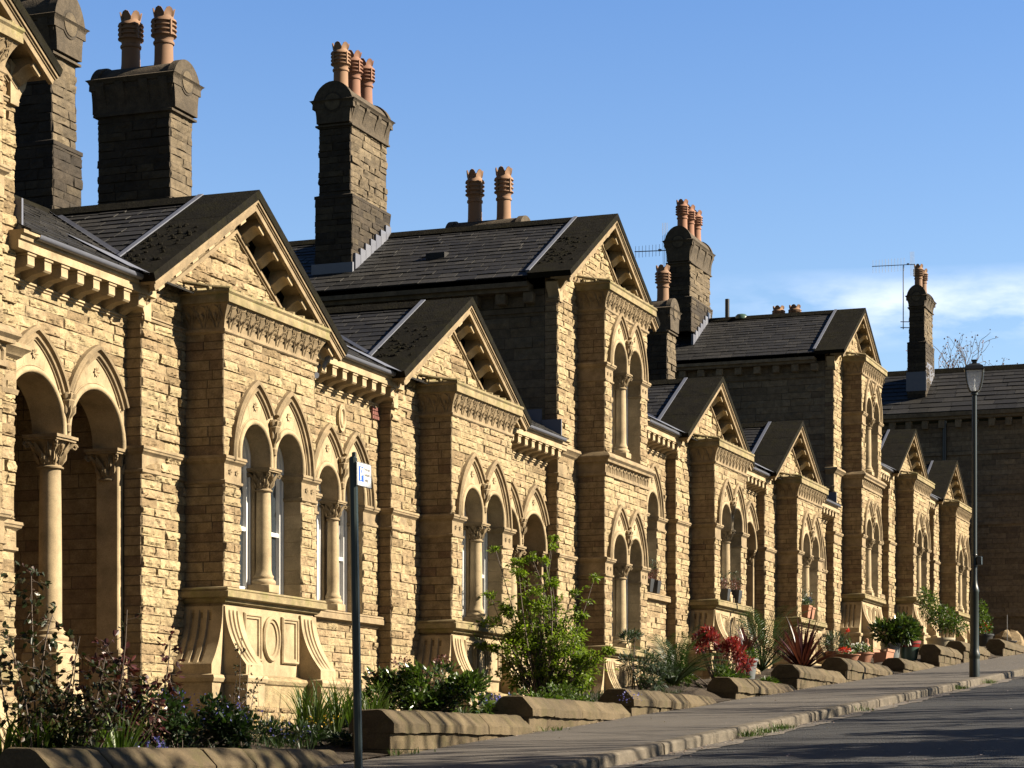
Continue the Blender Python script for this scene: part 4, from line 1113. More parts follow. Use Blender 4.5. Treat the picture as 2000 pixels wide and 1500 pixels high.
while v < 3.1:
    m2 = MB(); bbox(m2, ue-.17, ue, v, v+.17, 9.28, 9.518, .01, (rng.uniform(.3, 1), .5, 1)); part('eaves_bracket', m2, M['flank'], ev); v += .47
chimney(Ee, 67.0, 68.25, -2.2, -1.76, 10.2, 12.93, 13.25, 13.54, (.2, .75), 'u', 'soot', plinth=11.9)
flash_steps(Ee, [(66.93, 66.975, -2.28, -1.70, 10.5, 11.05), (66.97, 68.3, -1.76, -1.71, 10.8, 11.35)])
# ------------------------------------------------------------------ ground, street
def sheet(name, mat, us, cols, zf, kind='structure'):
    mb = MB(); n = len(cols)
    vs = [P(u, v, zf(u, v)) for u in us for v in cols]
    fs = [(i*n+k, i*n+k+1, (i+1)*n+k+1, (i+1)*n+k) for i in range(len(us)-1) for k in range(n-1)]
    mb.add(vs, fs); return struct(name, mb, M[mat], None, kind)
KV = 4.2                                              # kerb line
def GZ(u): return G(u) if u < 95 else G(95) + (u-95)*.004
us = list(np.arange(-30, 100, 1.0))
far = [-400, -150, -60, -30, 0, 20, 40, 60, 80, 95, 130, 200, 400, 900]
sheet('ground', 'grassland', far, [-600, -120, -30, -6.6, 16, 40, 150, 600], lambda u, v: (GZ(u) if u > -60 else G(-60)) - (.35 if v > -7 else .25))
sheet('road', 'asphalt', us, [KV+.10, 5., 6., 7.5, 9., 11.], lambda u, v: G(u)-.115 + .02*math.sin((v-KV)/7*math.pi))
sheet('pavement', 'pave', us, [2.16, 2.7, 3.2, 3.7, KV-.13], lambda u, v: G(u)+.006*math.sin(u*1.3+v*2))
sheet('far_pavement', 'pave', us, [11.0, 13.2], lambda u, v: G(u)+.0)
sheet('garden_soil', 'soil', list(np.arange(-20, 75, .35)), [-.7, -.2, .2, .6, 1.0, 1.4, 1.75, 2.0, 2.165], lambda u, v: G(u) + (.10 + .05*math.sin(u*2.3+v*3)+.03*math.sin(u*5.1-v*7) if v < 1.8 else .03 - .02*(v > 2.1)))
mb = MB(); u = -20.
while u < 90:
    L = rng.uniform(.8, 1.05); z0, z1 = G(u+.004), G(u+L-.004); j = rng.uniform(-.006, .006)
    pr = [(KV-.135, .004), (KV-.02, .004), (KV+.0, -.004), (KV+.012, -.02), (KV+.02, -.16), (KV-.135, -.16)]
    vs = [P(a, p+j, q+(z0 if a == u+.004 else z1)) for a in (u+.004, u+L-.004) for p, q in pr]; n = len(pr)
    mb.add(vs, [(i, (i+1) % n, n+(i+1) % n, n+i) for i in range(n)] + [list(range(n))[::-1], list(range(n, 2*n))], (rng.random(), rng.random(), 1)); u += L
struct('kerb', mb, M['kerb'])
mb = MB()
vs = []; uu = np.arange(-20, 90, .25)
for u in uu: vs += [P(u, KV+.0, G(u)-.108), P(u, KV+.24+.04*math.sin(u*3.1)+.03*math.sin(u*7.7), G(u)-.106)]
mb.add(vs, [(2*i, 2*i+1, 2*i+3, 2*i+2) for i in range(len(uu)-1)]); struct('road_channel', mb, M['line'])
# litter of petals and dead leaves along kerb and wall foot
M['litter'] = leafmat('fallen_petals', [(.22, .10, .06), (.55, .45, .38), (.30, .16, .10), (.7, .62, .55)], trans=.1)
mb = MB()
for _ in range(2600):
    u = rng.uniform(14, 60); k = rng.random()
    if k < .5: v = KV+.03+abs(rng.normal(0, .09)); z = G(u)-.10
    elif k < .85: v = 2.21+abs(rng.normal(0, .06)); z = G(u)+.008
    else: v = rng.uniform(2.3, 8); z = G(u) + (.009 if v < KV-.15 else -.085)
    s = rng.uniform(.006, .018); a = rng.uniform(0, 6.28)
    p = np.array(P(u, v, z+.004)); d = np.array(P(math.cos(a), math.sin(a), .3*rng.random()))*s; e = np.array(P(-math.sin(a), math.cos(a), .2))*s*.6
    mb.add([p-d, p+e, p+d, p-e], [(0, 1, 2, 3)], (rng.random(), 0, 1))
struct('fallen_petals', mb, M['litter'], None, 'stuff')

# ------------------------------------------------------------------ garden walls
WALLS = [(13.56, 18.35, .05, 'lowest garden wall in the bottom left corner, pale lichen streaks on its coping'),
         (19.36, 23.08, .42, 'low coped garden wall just right of the parking sign post'),
         (23.04, 26.50, .62, 'low garden wall in front of the tall leafy green shrub'),
         (26.61, 30.5, .80, 'low garden wall with a cracked coping below the red-leaved shrub bed'),
         (31.38, 35.0, 1.09, 'low garden wall in front of the red-leaved shrub'),
         (35.05, 38.45, 1.40, 'low garden wall under the big dark red cordyline'),
         (38.52, 42.4, 1.64, 'low garden wall with terracotta flower bowls along its top'),
         (43.47, 47.1, 1.83, 'low flat garden wall in front of the red-rimmed glazed pot'),
         (47.24, 49.9, 2.26, 'short high-ended garden wall left of the street lamp foot'),
         (50.27, 53.6, 2.46, 'low garden wall directly behind the street lamp post'),
         (55.76, 64.5, 2.77, 'last low garden wall at the top of the pavement, right of the street lamp')]
for i, (a, b, zt, lab) in enumerate(WALLS):
    E = emp('garden_wall', P(a, 2.0, G(a)), lab, 'wall', 'stone dwarf walls of the front gardens')
    mb = MB(); u = a; n = 0
    while u < b-.05:
        L = min(rng.uniform(.62, .95), b-u)
        if b-u-L < .3: L = b-u
        j = rng.uniform(-.008, .008); dz = rng.uniform(-.006, .006); e0, e1 = u+.006, u+L-.006
        pr = [(1.76, -.21), (1.76, -.13), (1.84, -.02), (1.88, 0), (2.06, 0), (2.10, -.012), (2.205, -.115), (2.215, -.13), (2.215, -.21)]
        lastst = u+L > b-.05
        vs = []
        segs = [e0, e0+.012] + list(np.linspace(e0+.08, e1-.08, 7)) + [e1-.012, e1]
        for si, x in enumerate(segs):
            sh = .012 if si in (0, 10) else 0
            tilt = 0
            for p, q in pr:
                cx = 1.985; vs.append(P(x, cx+(p-cx)*(1-sh)+j+.004*math.sin(x*9+q*20), zt+dz+q*(1+sh*.5)-sh*.4+tilt+.003*math.sin(x*7+p*11) + rng.normal(0, .0035)))
        m = len(pr)
        fs = [(s*m+k, (s+1)*m+k, (s+1)*m+(k+1) % m, s*m+(k+1) % m) for s in range(10) for k in range(m)] + [list(range(m))[::-1], [10*m+k for k in range(m)]]
        mb.add(vs, fs, (rng.random(), rng.random(), 1)); u += L
    part('coping', mb, M['coping'], E, 25)
    mb = MB()
    zb = G(a)-.5; zz = [zb, zt-.21-.16, zt-.21]
    masonry(mb, a+.02, b-.02, zb, zt-.213, fvert(2.175), zz, .05, .015, (.35, .7)); masonry(mb, 1.80, 2.175, zb, zt-.213, fleft(a+.02), zz, .05, .01, (.2, .4))
    masonry(mb, 1.80, 2.175, zb, zt-.213, fright(b-.02), zz, .05, .01, (.2, .4)); box(mb, a+.03, b-.03, 1.80, 1.9, zb, zt-.22)
    part('wall_base', mb, M['coping'], E)

# ------------------------------------------------------------------ street lamp
def lamp(u, v):
    z = G(u)
    E = emp('street_lamp', P(u, v, z), 'dark green heritage street lamp with a tapered glass lantern on the pavement', 'street lamp')
    mb = MB()
    lathe(mb, [(.088, 0), (.088, .30), (.086, .31), (.096, .345), (.096, .40), (.082, .44), (.076, .50), (.074, 1.44), (.08, 1.46), (.08, 1.50), (.072, 1.54), (.062, 1.57), (.052, 1.62), (.044, 1.68), (.043, 3.2), (.040, 4.86), (.062, 4.87), (.062, 4.90), (.03, 4.93)], (u, v, z), 24)
    part('pole', mb, M['greenpaint'], E, 40)
    mb = MB(); bbox(mb, u-.05, u+.04, v+.045, v+.13, z+1.93, z+2.08, .01); lathe(mb, [(.045, 0), (.052, .01), (.052, .03), (.045, .04)], (u, v, z+1.9), 16); lathe(mb, [(.045, 0), (.052, .01), (.052, .03), (.045, .04)], (u, v, z+2.08), 16)
    part('bracket_box', mb, M['blackpaint'], E, 40)
    zb = z+4.92
    ring = [(.055, 0), (.10, .03), (.135, .12), (.165, .25), (.178, .37)]
    def quad(r, zz, a): return [P(u+r*math.cos(a+k*math.pi/2+math.pi/4)*1.0, v+r*math.sin(a+k*math.pi/2+math.pi/4), zz) for k in range(4)]
    a0 = R_(-8)
    mb = MB()
    for k in range(4):
        pts = [np.array(quad(r*1.18, zb+h, a0)[k]) for r, h in ring]; tube(mb, pts, .013, 6)
    for r, h in (ring[0], ring[-1]):
        q = quad(r*1.18, zb+h, a0); tube(mb, q + [q[0]], .014, 6)
    part('lantern_frame', mb, M['blackpaint'], E, 40)
    m, nt = newmat('clear_lantern_glass'); N = NN(nt)
    t = N('ShaderNodeBsdfTransparent', Color=(.93, .95, .97, 1)); g = N('ShaderNodeBsdfPrincipled', Base_Color=(.8, .83, .88, 1), Roughness=.12)
    N('ShaderNodeOutputMaterial', Surface=N('ShaderNodeMixShader', Fac=.42, i1=t.outputs[0], i2=g.outputs[0]).outputs[0])
    for k in range(4):
        mb = MB(); vs = []
        for r, h in ring: q = quad(r*1.16, zb+h, a0); vs += [q[k], q[(k+1) % 4]]
        mb.add(vs, [(2*i, 2*i+1, 2*i+3, 2*i+2) for i in range(4)]); part('lantern_pane', mb, m, E, 60)
    mb = MB(); vs = []
    for r, h in ((.19, .372), (.205, .38), (.17, .44), (.10, .475), (.10, .480), (.055, .49), (.045, .50), (.045, .525), (.06, .54), (.06, .555)): vs += quad(r*1.22, zb+h, a0)
    mb.add(vs, [(i*4+k, i*4+(k+1) % 4, (i+1)*4+(k+1) % 4, (i+1)*4+k) for i in range(9) for k in range(4)] + [(3, 2, 1, 0), (36, 37, 38, 39)])
    part('lantern_canopy', mb, M['blackpaint'], E)
    mb = MB(); tube(mb, [P(u, v, zb), P(u, v, zb+.08)], .02, 8); tube(mb, [P(u, v, zb+.08), P(u+.02, v, zb+.13), P(u-.02, v+.01, zb+.19), P(u, v, zb+.22)], .012, 6); part('lamp_bulb', mb, M['white'], E, 40)
lamp(40.45, 4.0)
# ------------------------------------------------------------------ parking sign
def text(s, size, u, v, z, mat, par, name='sign_text', bold=0):
    cu = bpy.data.curves.new('t', 'FONT'); cu.body = s; cu.size = size; cu.extrude = .0004; cu.offset = bold
    o = bpy.data.objects.new('t', cu); C_.objects.link(o)
    me = bpy.data.meshes.new_from_object(o.evaluated_get(bpy.context.evaluated_depsgraph_get()))
    C_.objects.unlink(o); bpy.data.objects.remove(o)
    mb = MB(); n = len(me.vertices); co = np.empty(n*3); me.vertices.foreach_get('co', co); co = co.reshape(-1, 3)
    mb.add(np.stack([v+co[:, 2], u+co[:, 0], z+co[:, 1]], 1), [list(p.vertices) for p in me.polygons]); bpy.data.meshes.remove(me)
    return part(name, mb, mat, par)
us_, vs_ = 14.80, 3.9
E = emp('parking_sign', P(us_, vs_, G(us_)), 'dark green post with a small white parking permit sign near its top', 'road sign')
mb = MB(); bbox(mb, us_-.026, us_+.026, vs_-.026, vs_+.026, G(us_)-.05, 2.08, .012)
lathe(mb, [(.018, 0), (.018, .03), (.006, .035)], (us_+.02, vs_, 2.08), 8)
part('post', mb, M['greenpaint'], E)
SU0, SU1, SZ0, SZ1 = us_-.02, us_+.225, 1.875, 2.045; sv = vs_+.038
mb = MB(); bbox(mb, SU0, SU1, sv-.008, sv, SZ0, SZ1, .003); pl = part('sign_plate', mb, M['signw'], E)
mb = MB()
for a, b, c, d in ((SU0+.002, SU1-.002, SZ0+.002, SZ0+.006), (SU0+.002, SU1-.002, SZ1-.006, SZ1-.002), (SU0+.002, SU0+.006, SZ0, SZ1), (SU1-.006, SU1-.002, SZ0, SZ1)): box(mb, a, b, sv+.0002, sv+.0008, c, d)
part('sign_border', mb, M['ink'], pl)
mb = MB(); box(mb, SU0+.025, SU0+.11, sv+.0002, sv+.001, SZ0+.035, SZ1-.03); part('parking_symbol_field', mb, M['signb'], pl)
text('P', .125, SU0+.042, sv+.0014, SZ0+.044, M['signw'], pl, 'parking_symbol', .002)
text('Permit', .036, SU0+.122, sv+.001, SZ0+.115, M['ink'], pl)
text('holders', .036, SU0+.122, sv+.001, SZ0+.078, M['ink'], pl)
text('only', .036, SU0+.122, sv+.001, SZ0+.041, M['ink'], pl)

E.rotation_euler = (0, -R_(1.1), 0)                   # the post leans a little towards the houses
E.location.x += .03
# ------------------------------------------------------------------ aerials, pipes on the roofs
def aerial(label, u, v0, v1, z, n, el, mast=None, refl=1):
    E = emp('television_aerial', P(u, mast[0] if mast else v0, mast[1] if mast else z), label, 'aerial', 'television aerials on the stacks')
    mb = MB(); tube(mb, [P(u, v0, z), P(u, v1, z+.03)], .011, 6); part('boom', mb, M['metal'], E)
    mb = MB()
    for k in range(n):
        v = v1 + (v0-v1)*(k+.3)/n*.80; tube(mb, [P(u, v, z-el+.02), P(u, v, z+el+.02)], .0045, 4)
    part('director_rods', mb, M['metal'], E)
    mb = MB()
    for k in range(4): tube(mb, [P(u+.0, v0-.12+k*.035, z-.55*refl), P(u, v0-.12+k*.035-.02, z+.62*refl)], .0045, 4)
    tube(mb, [P(u, v0-.2, z), P(u, v0-.2, z+.04)], .04, 6); part('reflector', mb, M['metal'], E)
    if mast:
        mb = MB(); tube(mb, [P(u, mast[0], mast[1]), P(u, mast[0], z)], .015, 6)
        for zz in (mast[1]+.05, mast[1]+.22): tube(mb, [P(u, mast[0]-.08, zz), P(u+.1, mast[2], zz)], .013, 5)
        part('mast', mb, M['metal'], E)
aerial('television aerial pointing left from the chimney of the farther tall house', 49.68, -4.26, -5.05, 11.22, 8, .13)
aerial('television aerial on a tall mast beside the far right chimney', 66.92, -2.02, -3.27, 14.15, 11, .19, (-2.36, 12.3, -2.2), .6)
mb = MB(); zb = 8.68+1.1; lathe(mb, [(.05, 0), (.05, .55), (.0, .56)], (51.1, -3.30, zb), 10)
E = emp('vent_pipe', P(51.1, -3.3, zb), 'thin black vent pipe standing on the ridge beside the farther tall chimney', 'pipe')
part('pipe', mb, M['blackpaint'], E, 40)
mb = MB(); lathe(mb, [(.10, -.1), (.10, .0), (.16, .02), (.15, .08), (.10, .13), (.0, .15)], (51.1, -2.97, zb+.05), 12)
thing('roof_cowl', mb, M['glaze'], 'small green domed cowl on the ridge beside the thin vent pipe', 'roof cowl', P(51.1, -2.97, zb+.05), smooth=50)
# ------------------------------------------------------------------ planting
LM = {
 'dark': leafmat('dark_green_leaf', [(.012, .028, .008), (.03, .06, .015), (.022, .045, .012), (.05, .09, .02)]),
 'mid': leafmat('mid_green_leaf', [(.035, .065, .010), (.08, .13, .018), (.055, .095, .014), (.13, .19, .028)], trans=.4),
 'bright': leafmat('bright_green_leaf', [(.11, .17, .016), (.22, .30, .03), (.16, .235, .022), (.30, .38, .045)], trans=.5),
 'glossy': leafmat('glossy_leaf', [(.025, .05, .010), (.07, .12, .018), (.045, .08, .014), (.13, .19, .03)], rough=.25, trans=.2, spec=.6),
 'rose': leafmat('rose_leaf', [(.02, .035, .012), (.035, .05, .018), (.07, .03, .015), (.03, .05, .015)], rough=.4, trans=.25),
 'purple': leafmat('purple_rose_leaf', [(.04, .012, .012), (.07, .018, .016), (.05, .02, .018), (.11, .02, .02)], rough=.4, trans=.25),
 'red': leafmat('red_leaf', [(.30, .022, .03), (.46, .045, .06), (.13, .014, .014), (.45, .10, .10)], rough=.35, trans=.4),
 'cord': leafmat('dark_red_blade', [(.05, .012, .014), (.09, .02, .022), (.035, .012, .014), (.13, .035, .035)], rough=.35, trans=.3),
 'palm': leafmat('palm_leaf', [(.02, .045, .014), (.04, .08, .02), (.06, .11, .03)], rough=.35, trans=.3),
 'pink': leafmat('reddish_bud', [(.16, .06, .05), (.24, .10, .08), (.11, .04, .035)], trans=.2),
 'blue': leafmat('blue_flower', [(.10, .10, .42), (.16, .16, .55), (.08, .06, .35)], trans=.3),
 'yellow': leafmat('yellow_flower', [(.75, .42, .02), (.8, .5, .03)], trans=.2),
 'white': leafmat('white_flower', [(.75, .75, .70), (.8, .78, .75)], trans=.3),
 'redf': leafmat('red_flower', [(.60, .02, .015), (.7, .05, .02)], trans=.3),
 'grey': leafmat('grey_green_leaf', [(.04, .065, .035), (.06, .09, .05), (.05, .08, .045)], trans=.25),
}
def leaves(mb, pos, out, L, wd, up=.3, droop=.0):
    n = len(pos)
    ax = out + rng.normal(0, .55, (n, 3)) + np.array([0, 0, up]); ax /= np.linalg.norm(ax, axis=1, keepdims=True)
    s = np.cross(ax, rng.normal(0, 1, (n, 3))*.6 + np.array([0, 0, 1.])); s /= np.maximum(np.linalg.norm(s, axis=1, keepdims=True), 1e-6)
    nn = np.cross(s, ax); l = L*rng.uniform(.6, 1.3, (n, 1)); w = wd*rng.uniform(.7, 1.2, (n, 1))
    r = rng.random(n)
    v = np.stack([pos, pos+ax*l*.35+s*w-nn*w*.25, pos+ax*l*.72+s*w*.75-nn*w*.2-np.array([0, 0, droop])*l*.2, pos+ax*l-np.array([0, 0, droop])*l*.5, pos+ax*l*.72-s*w*.75-nn*w*.2-np.array([0, 0, droop])*l*.2, pos+ax*l*.35-s*w-nn*w*.25], 1)
    fs = []
    for i in range(n): k = 6*i; fs += [(k, k+1, k+2, k+3), (k, k+3, k+4, k+5)]
    mb.add(v.reshape(-1, 3), fs, np.repeat(np.stack([r, rng.random(n), np.ones(n)], 1), 6, 0))
def blob(c, rad, n, shell=.55):
    d = rng.normal(0, 1, (n, 3)); d /= np.linalg.norm(d, axis=1, keepdims=True)
    r = shell + (1-shell)*rng.random((n, 1))**.7
    p = d*r*np.array([rad[1], rad[0], rad[2]]) + np.array(P(*c))
    return p, d
def stem(mb, a, b, r0, r1, bend=.1, n=6):
    a, b = np.array(a), np.array(b); t = np.linspace(0, 1, n)[:, None]
    m = rng.normal(0, bend, 3)*np.linalg.norm(b-a); pts = a*(1-t) + b*t + m*(t*(1-t)*2)
    tube(mb, pts, np.linspace(r0, r1, n), 5); return pts
def shrub(name, label, u, v, z, blobs, L, wd, mat, up=.3, droop=.2, stems=True, flowers=None, cat='shrub', group=None, twigs=0, stem_r=.014, sprig=False):
    """blobs: (du, dv, dz, ru, rv, rz, n)"""
    E = emp(name, P(u, v, z), label, cat, group)
    mb = MB(); sm = MB()
    for du, dv, dz, ru, rv, rz, n in blobs:
        sub = max(1, n//90)                                                # clumps inside each mass
        for _ in range(sub):
            p0, d0 = blob((u+.35*du+.94*dv, v+.937*du-.35*dv, z+dz), (ru*.8, rv*.8, rz*.8), 1, .4)
            p, d = blob((p0[0][1], p0[0][0], p0[0][2]), (ru*.42, rv*.42, rz*.38), n//sub, .2)
            leaves(mb, p, d*.7 + d0*.6, L, wd, up, droop)
            if stems:
                q = stem(sm, P(u+rng.normal(0, .04), v+rng.normal(0, .04), z-.05), p0[0], stem_r, stem_r*.3, .12)
                if sprig:
                    for k in (3, 4, 4, 5):                                 # side twigs clothed with leaves
                        e = q[k] + rng.normal(0, 1, 3)*np.array([.16, .16, .06]); tube(sm, [q[k], e], stem_r*.2, 3)
                        t = rng.random((16, 1)); pp = q[k]*(1-t) + e*t + rng.normal(0, .012, (16, 3)); leaves(mb, pp, np.tile((e-q[k])/np.linalg.norm(e-q[k]), (16, 1)), L, wd, up, droop)
    part('foliage', mb, LM[mat], E)
    if stems: part('stem', sm, M['twig'], E, 60)
    if flowers:
        for fm, fl, spots in flowers:
            fb = MB()
            for du, dv, dz, ru, rv, rz, n in spots:
                p, d = blob((u+.35*du+.94*dv, v+.937*du-.35*dv, z+dz), (ru, rv, rz), n, .3); leaves(fb, p, d, fl, fl*.4, .2)
            part('flower', fb, LM[fm], E)['kind'] = 'stuff'
    return E
def blades(mb, c, n, L, wd, spread=.6, droop=.5, seg=5, lo=.1):
    for _ in range(n):
        a = rng.uniform(0, 2*math.pi); e = rng.uniform(lo, 1)**.8*spread*1.4; l = L*rng.uniform(.6, 1.1)
        d = np.array(P(math.cos(a), math.sin(a), 0)); s = np.array(P(-math.sin(a), math.cos(a), 0)); p = np.array(P(*c)) + d*rng.uniform(0, .04)
        vs = []; ang = math.pi/2 - e*.75
        for k in range(seg+1):
            t = k/seg; w = wd*(1-t)**.6*(.55+.9*min(t*3, 1)) if t < 1 else 0
            vs += [p + s*w, p + np.array([0, 0, -w*.35]), p - s*w]
            an = ang - droop*t*t*1.6
            p = p + (d*math.cos(an) + np.array([0, 0, math.sin(an)]))*l/seg
        fs = [(3*k+j, 3*k+j+1, 3*k+j+4, 3*k+j+3) for k in range(seg) for j in (0, 1)]
        mb.add(vs, fs, (rng.random(), rng.random(), 1))
def blade_plant(name, label, u, v, z, n, L, wd, mat, spread=.6, droop=.5, cat='plant', group=None, area=(0, 0), clumps=1, trunk=0):
    E = emp(name, P(u, v, z), label, cat, group); mb = MB()
    for _ in range(clumps):
        blades(mb, (u+rng.uniform(-1, 1)*area[0], v+rng.uniform(-1, 1)*area[1], z+trunk), n//clumps, L, wd, spread, droop)
    part('blades', mb, LM[mat], E)
    if trunk:
        mb = MB(); tube(mb, [P(u, v, z-.05), P(u+.02, v, z+trunk)], .045, 8); part('trunk', mb, M['bark'], E)
    return E
def palm(name, label, u, v, z, n, L, group=None):
    E = emp(name, P(u, v, z), label, 'palm', group); mb = MB()
    for _ in range(n):
        a = rng.uniform(0, 2*math.pi); ang = rng.uniform(.5, 1.45); l = L*rng.uniform(.7, 1.1)
        d = np.array(P(math.cos(a), math.sin(a), 0)); p = np.array(P(u, v, z+.05)); pts = []; dirs = []
        for k in range(15):
            t = k/14; an = ang - 1.0*t*t; tt = d*math.cos(an) + np.array([0, 0, math.sin(an)]); pts.append(p); dirs.append(tt); p = p + tt*l/14
        tube(mb, pts, np.linspace(.010, .003, 15), 4, (rng.random(), .5, 1), cap=False)
        s = np.array(P(-math.sin(a), math.cos(a), 0))
        for k in range(3, 15):
            for sg in (-1, 1):
                for h in (0, .5):
                    q = pts[k] - dirs[k]*h*l/14; ll = l*.30*math.sin(math.pi*(.15+.8*k/15)); ax = s*sg*.75 + dirs[k]*.65 + np.array([0, 0, .15]); ax /= np.linalg.norm(ax); up = np.cross(ax, dirs[k]); w = .008
                    e = q + ax*ll - np.array([0, 0, ll*.18]); m_ = q + ax*ll*.5
                    mb.add([q, m_+dirs[k]*w, e, m_-dirs[k]*w], [(0, 1, 2, 3)], (rng.random(), .5, 1))
    part('fronds', mb, LM['palm'], E); return E
def gs(u, d=.12): return G(u)+d
# --- bottom left border, in the shade of the street trees
def rose(label, u, v, z, canes, mat, n_leaf, L=.055, group=None):
    E = emp('rose_bush', P(u, v, z), label, 'rose bush', group); mb = MB(); sm = MB()
    for (du, dv, h, k) in canes:
        pts = stem(sm, P(u+du*.1, v+du*.2, z-.05), P(u+.35*du+.94*dv, v+.937*du-.35*dv, z+h), .009, .004, .16, 10)
        for i in range(int((n_leaf if k is None else k)*1.45)):
            t = rng.uniform(.25, 1); i0 = min(int(t*9), 8); q = pts[i0] + (pts[i0+1]-pts[i0])*(t*9-i0)
            d = rng.normal(0, 1, 3); d /= np.linalg.norm(d); e = q + d*rng.uniform(.05, .14); tube(sm, [q, e], .002, 3)
            leaves(mb, np.array([e + rng.normal(0, .012, 3) for _ in range(5)]), np.tile(d, (5, 1)), L, L*.30, .1, .3)
    part('foliage', mb, LM[mat], E); part('cane', sm, M['twig'], E, 60); return E
rose('tall straggly green rose bush at the left edge before the porch', 14.85, 1.35, gs(14.85), [(-.35, .1, 1.45, 26), (-.1, .1, 1.55, 30), (.1, -.1, 1.2, 30), (.28, 0, 1.05, 34), (.45, .1, .9, 30), (-.25, -.1, 1.1, 26), (.0, .2, .8, 30), (.2, .2, .6, 30), (.5, .0, .55, 26), (.62, .05, 1.25, 16)], 'rose', 22)
rose('dark purple-leaved rose bush against the first pier', 16.05, 1.2, gs(16.0), [(-.25, 0, .82, 26), (-.1, .1, .95, 30), (.12, 0, .78, 30), (.50, -.05, .98, 30), (.32, .0, .62, 22), (.0, .0, .55, 24), (-.2, .1, .5, 24)], 'purple', 20, .06)
blade_plant('daylily_clump', 'clump of dark green strap leaves below the left rose bush', 15.2, 1.35, gs(15.2), 260, .60, .010, 'mid', .6, .6, area=(.55, .3), clumps=9)
shrub('lungwort_patch', 'spreading blue-flowered foliage in front of the first bay window', 17.3, 1.15, gs(17.3), [(-.55, .2, .26, .3, .3, .26, 520), (-.2, .0, .32, .35, .35, .28, 700), (.15, .2, .28, .35, .35, .26, 700), (.45, .3, .20, .35, .35, .20, 520), (.05, .8, .18, .35, .35, .20, 420), (-.75, .0, .18, .25, .3, .2, 300)], .07, .018, 'dark', .4, .3, True, [('blue', .022, [(-.5, 0, .40, .3, .3, .12, 60), (0, 0, .46, .4, .3, .12, 80), (.45, 0, .38, .35, .3, .12, 60), (.9, .1, .24, .4, .2, .1, 40)])], 'flowering plant', stem_r=.006)
E = emp('sapling', P(18.45, 1.15, gs(18.4)), 'thin upright young twiggy shrub in front of the first apron panel', 'sapling')
mb = MB(); sm = MB()
for du, h, k in ((0, .98, 70), (.25, .55, 40), (-.1, .62, 36), (.14, .75, 30)):
    pts = stem(sm, P(18.45+du*.3, 1.15, gs(18.4)-.05), P(18.45+du, 1.15, gs(18.4)+h), .006, .002, .06, 9)
    for i in range(k):
        t = rng.uniform(.1, 1); i0 = min(int(t*8), 7); q = pts[i0] + (pts[i0+1]-pts[i0])*(t*8-i0); d = rng.normal(0, 1, 3); d[2] = abs(d[2])*.4; d /= np.linalg.norm(d)
        e = q + d*rng.uniform(.015, .05); leaves(mb, np.array([e, e, e]), np.tile(d, (3, 1)), .026, .008)
pts = stem(sm, P(18.45, 1.15, gs(18.4)+.40), P(18.85, 1.12, gs(18.4)+.62), .004, .002, .05, 6)
for q in pts[2:]: leaves(mb, np.tile(q, (9, 1)) + rng.normal(0, .02, (9, 3)), rng.normal(0, 1, (9, 3)), .028, .009)
part('foliage', mb, LM['rose'], E); part('stem', sm, M['twig'], E)
shrub('marigold_patch', 'low yellow-flowered plants at the end of the lowest garden wall', 19.35, 1.35, gs(19.3, .08), [(-.4, 0, .12, .3, .25, .12, 380), (0, 0, .12, .35, .25, .13, 420), (.4, .1, .10, .3, .2, .10, 300)], .09, .008, 'dark', .7, .3, False, [('yellow', .020, [(-.35, .0, .24, .3, .2, .05, 26), (.15, 0, .25, .3, .2, .05, 30)])], 'flowering plant')
E = emp('bluebells', P(15.9, 1.62, gs(15.9)), 'violet bluebells behind the lowest wall near the dark rose', 'flowers', 'bluebell clumps in the front gardens')
def bluebells(E, u, v, z, n, ru, h=.26):
    mb = MB(); fb = MB()
    for _ in range(n):
        a, b = u+rng.uniform(-ru, ru), v+rng.uniform(-.15, .15); hh = h*rng.uniform(.7, 1.1); tube(mb, [P(a, b, z-.03), P(a+rng.normal(0, .02), b, z+hh)], .0025, 4, (.5, .5, 1))
        q = np.array([P(a, b, z+hh*rng.uniform(.6, 1)) for _ in range(7)]); leaves(fb, q, rng.normal(0, 1, (7, 3)), .028, .010, -.3)
    blades(mb, (u, v, z), n*3, h*.9, .006, .7, .7)
    part('leaf', mb, LM['mid'], E)['kind'] = 'stuff'; part('flower', fb, LM['blue'], E)['kind'] = 'stuff'
bluebells(E, 15.9, 1.62, gs(15.9), 16, .28)
# --- by the second cottage
blade_plant('daylily_clump', 'bright green strap-leaved clump right of the parking sign post', 21.2, .75, gs(21), 320, .60, .008, 'mid', .5, .7, area=(.75, .30), clumps=14)
shrub('skimmia_bush', 'rounded glossy bush with reddish flower heads behind the second garden wall', 22.75, 1.05, gs(22.7), [(-.35, .0, .30, .38, .35, .30, 800), (.1, 0, .42, .42, .38, .32, 1100), (.5, .0, .30, .34, .34, .30, 800), (.0, .1, .2, .6, .35, .2, 700)], .085, .020, 'glossy', .4, .2, True, [('pink', .03, [(-.2, .0, .66, .12, .12, .06, 90), (-.5, .05, .52, .08, .08, .05, 50), (.05, .1, .42, .1, .1, .06, 60), (.25, .0, .68, .1, .1, .05, 60), (.0, .2, .55, .08, .08, .05, 50)])], 'bush')
E = emp('bluebells', P(24.2, 1.35, gs(24.2)), 'bluebells and grass between the glossy bush and the tall green shrub', 'flowers', 'bluebell clumps in the front gardens'); bluebells(E, 24.2, 1.3, gs(24.2), 34, .5)
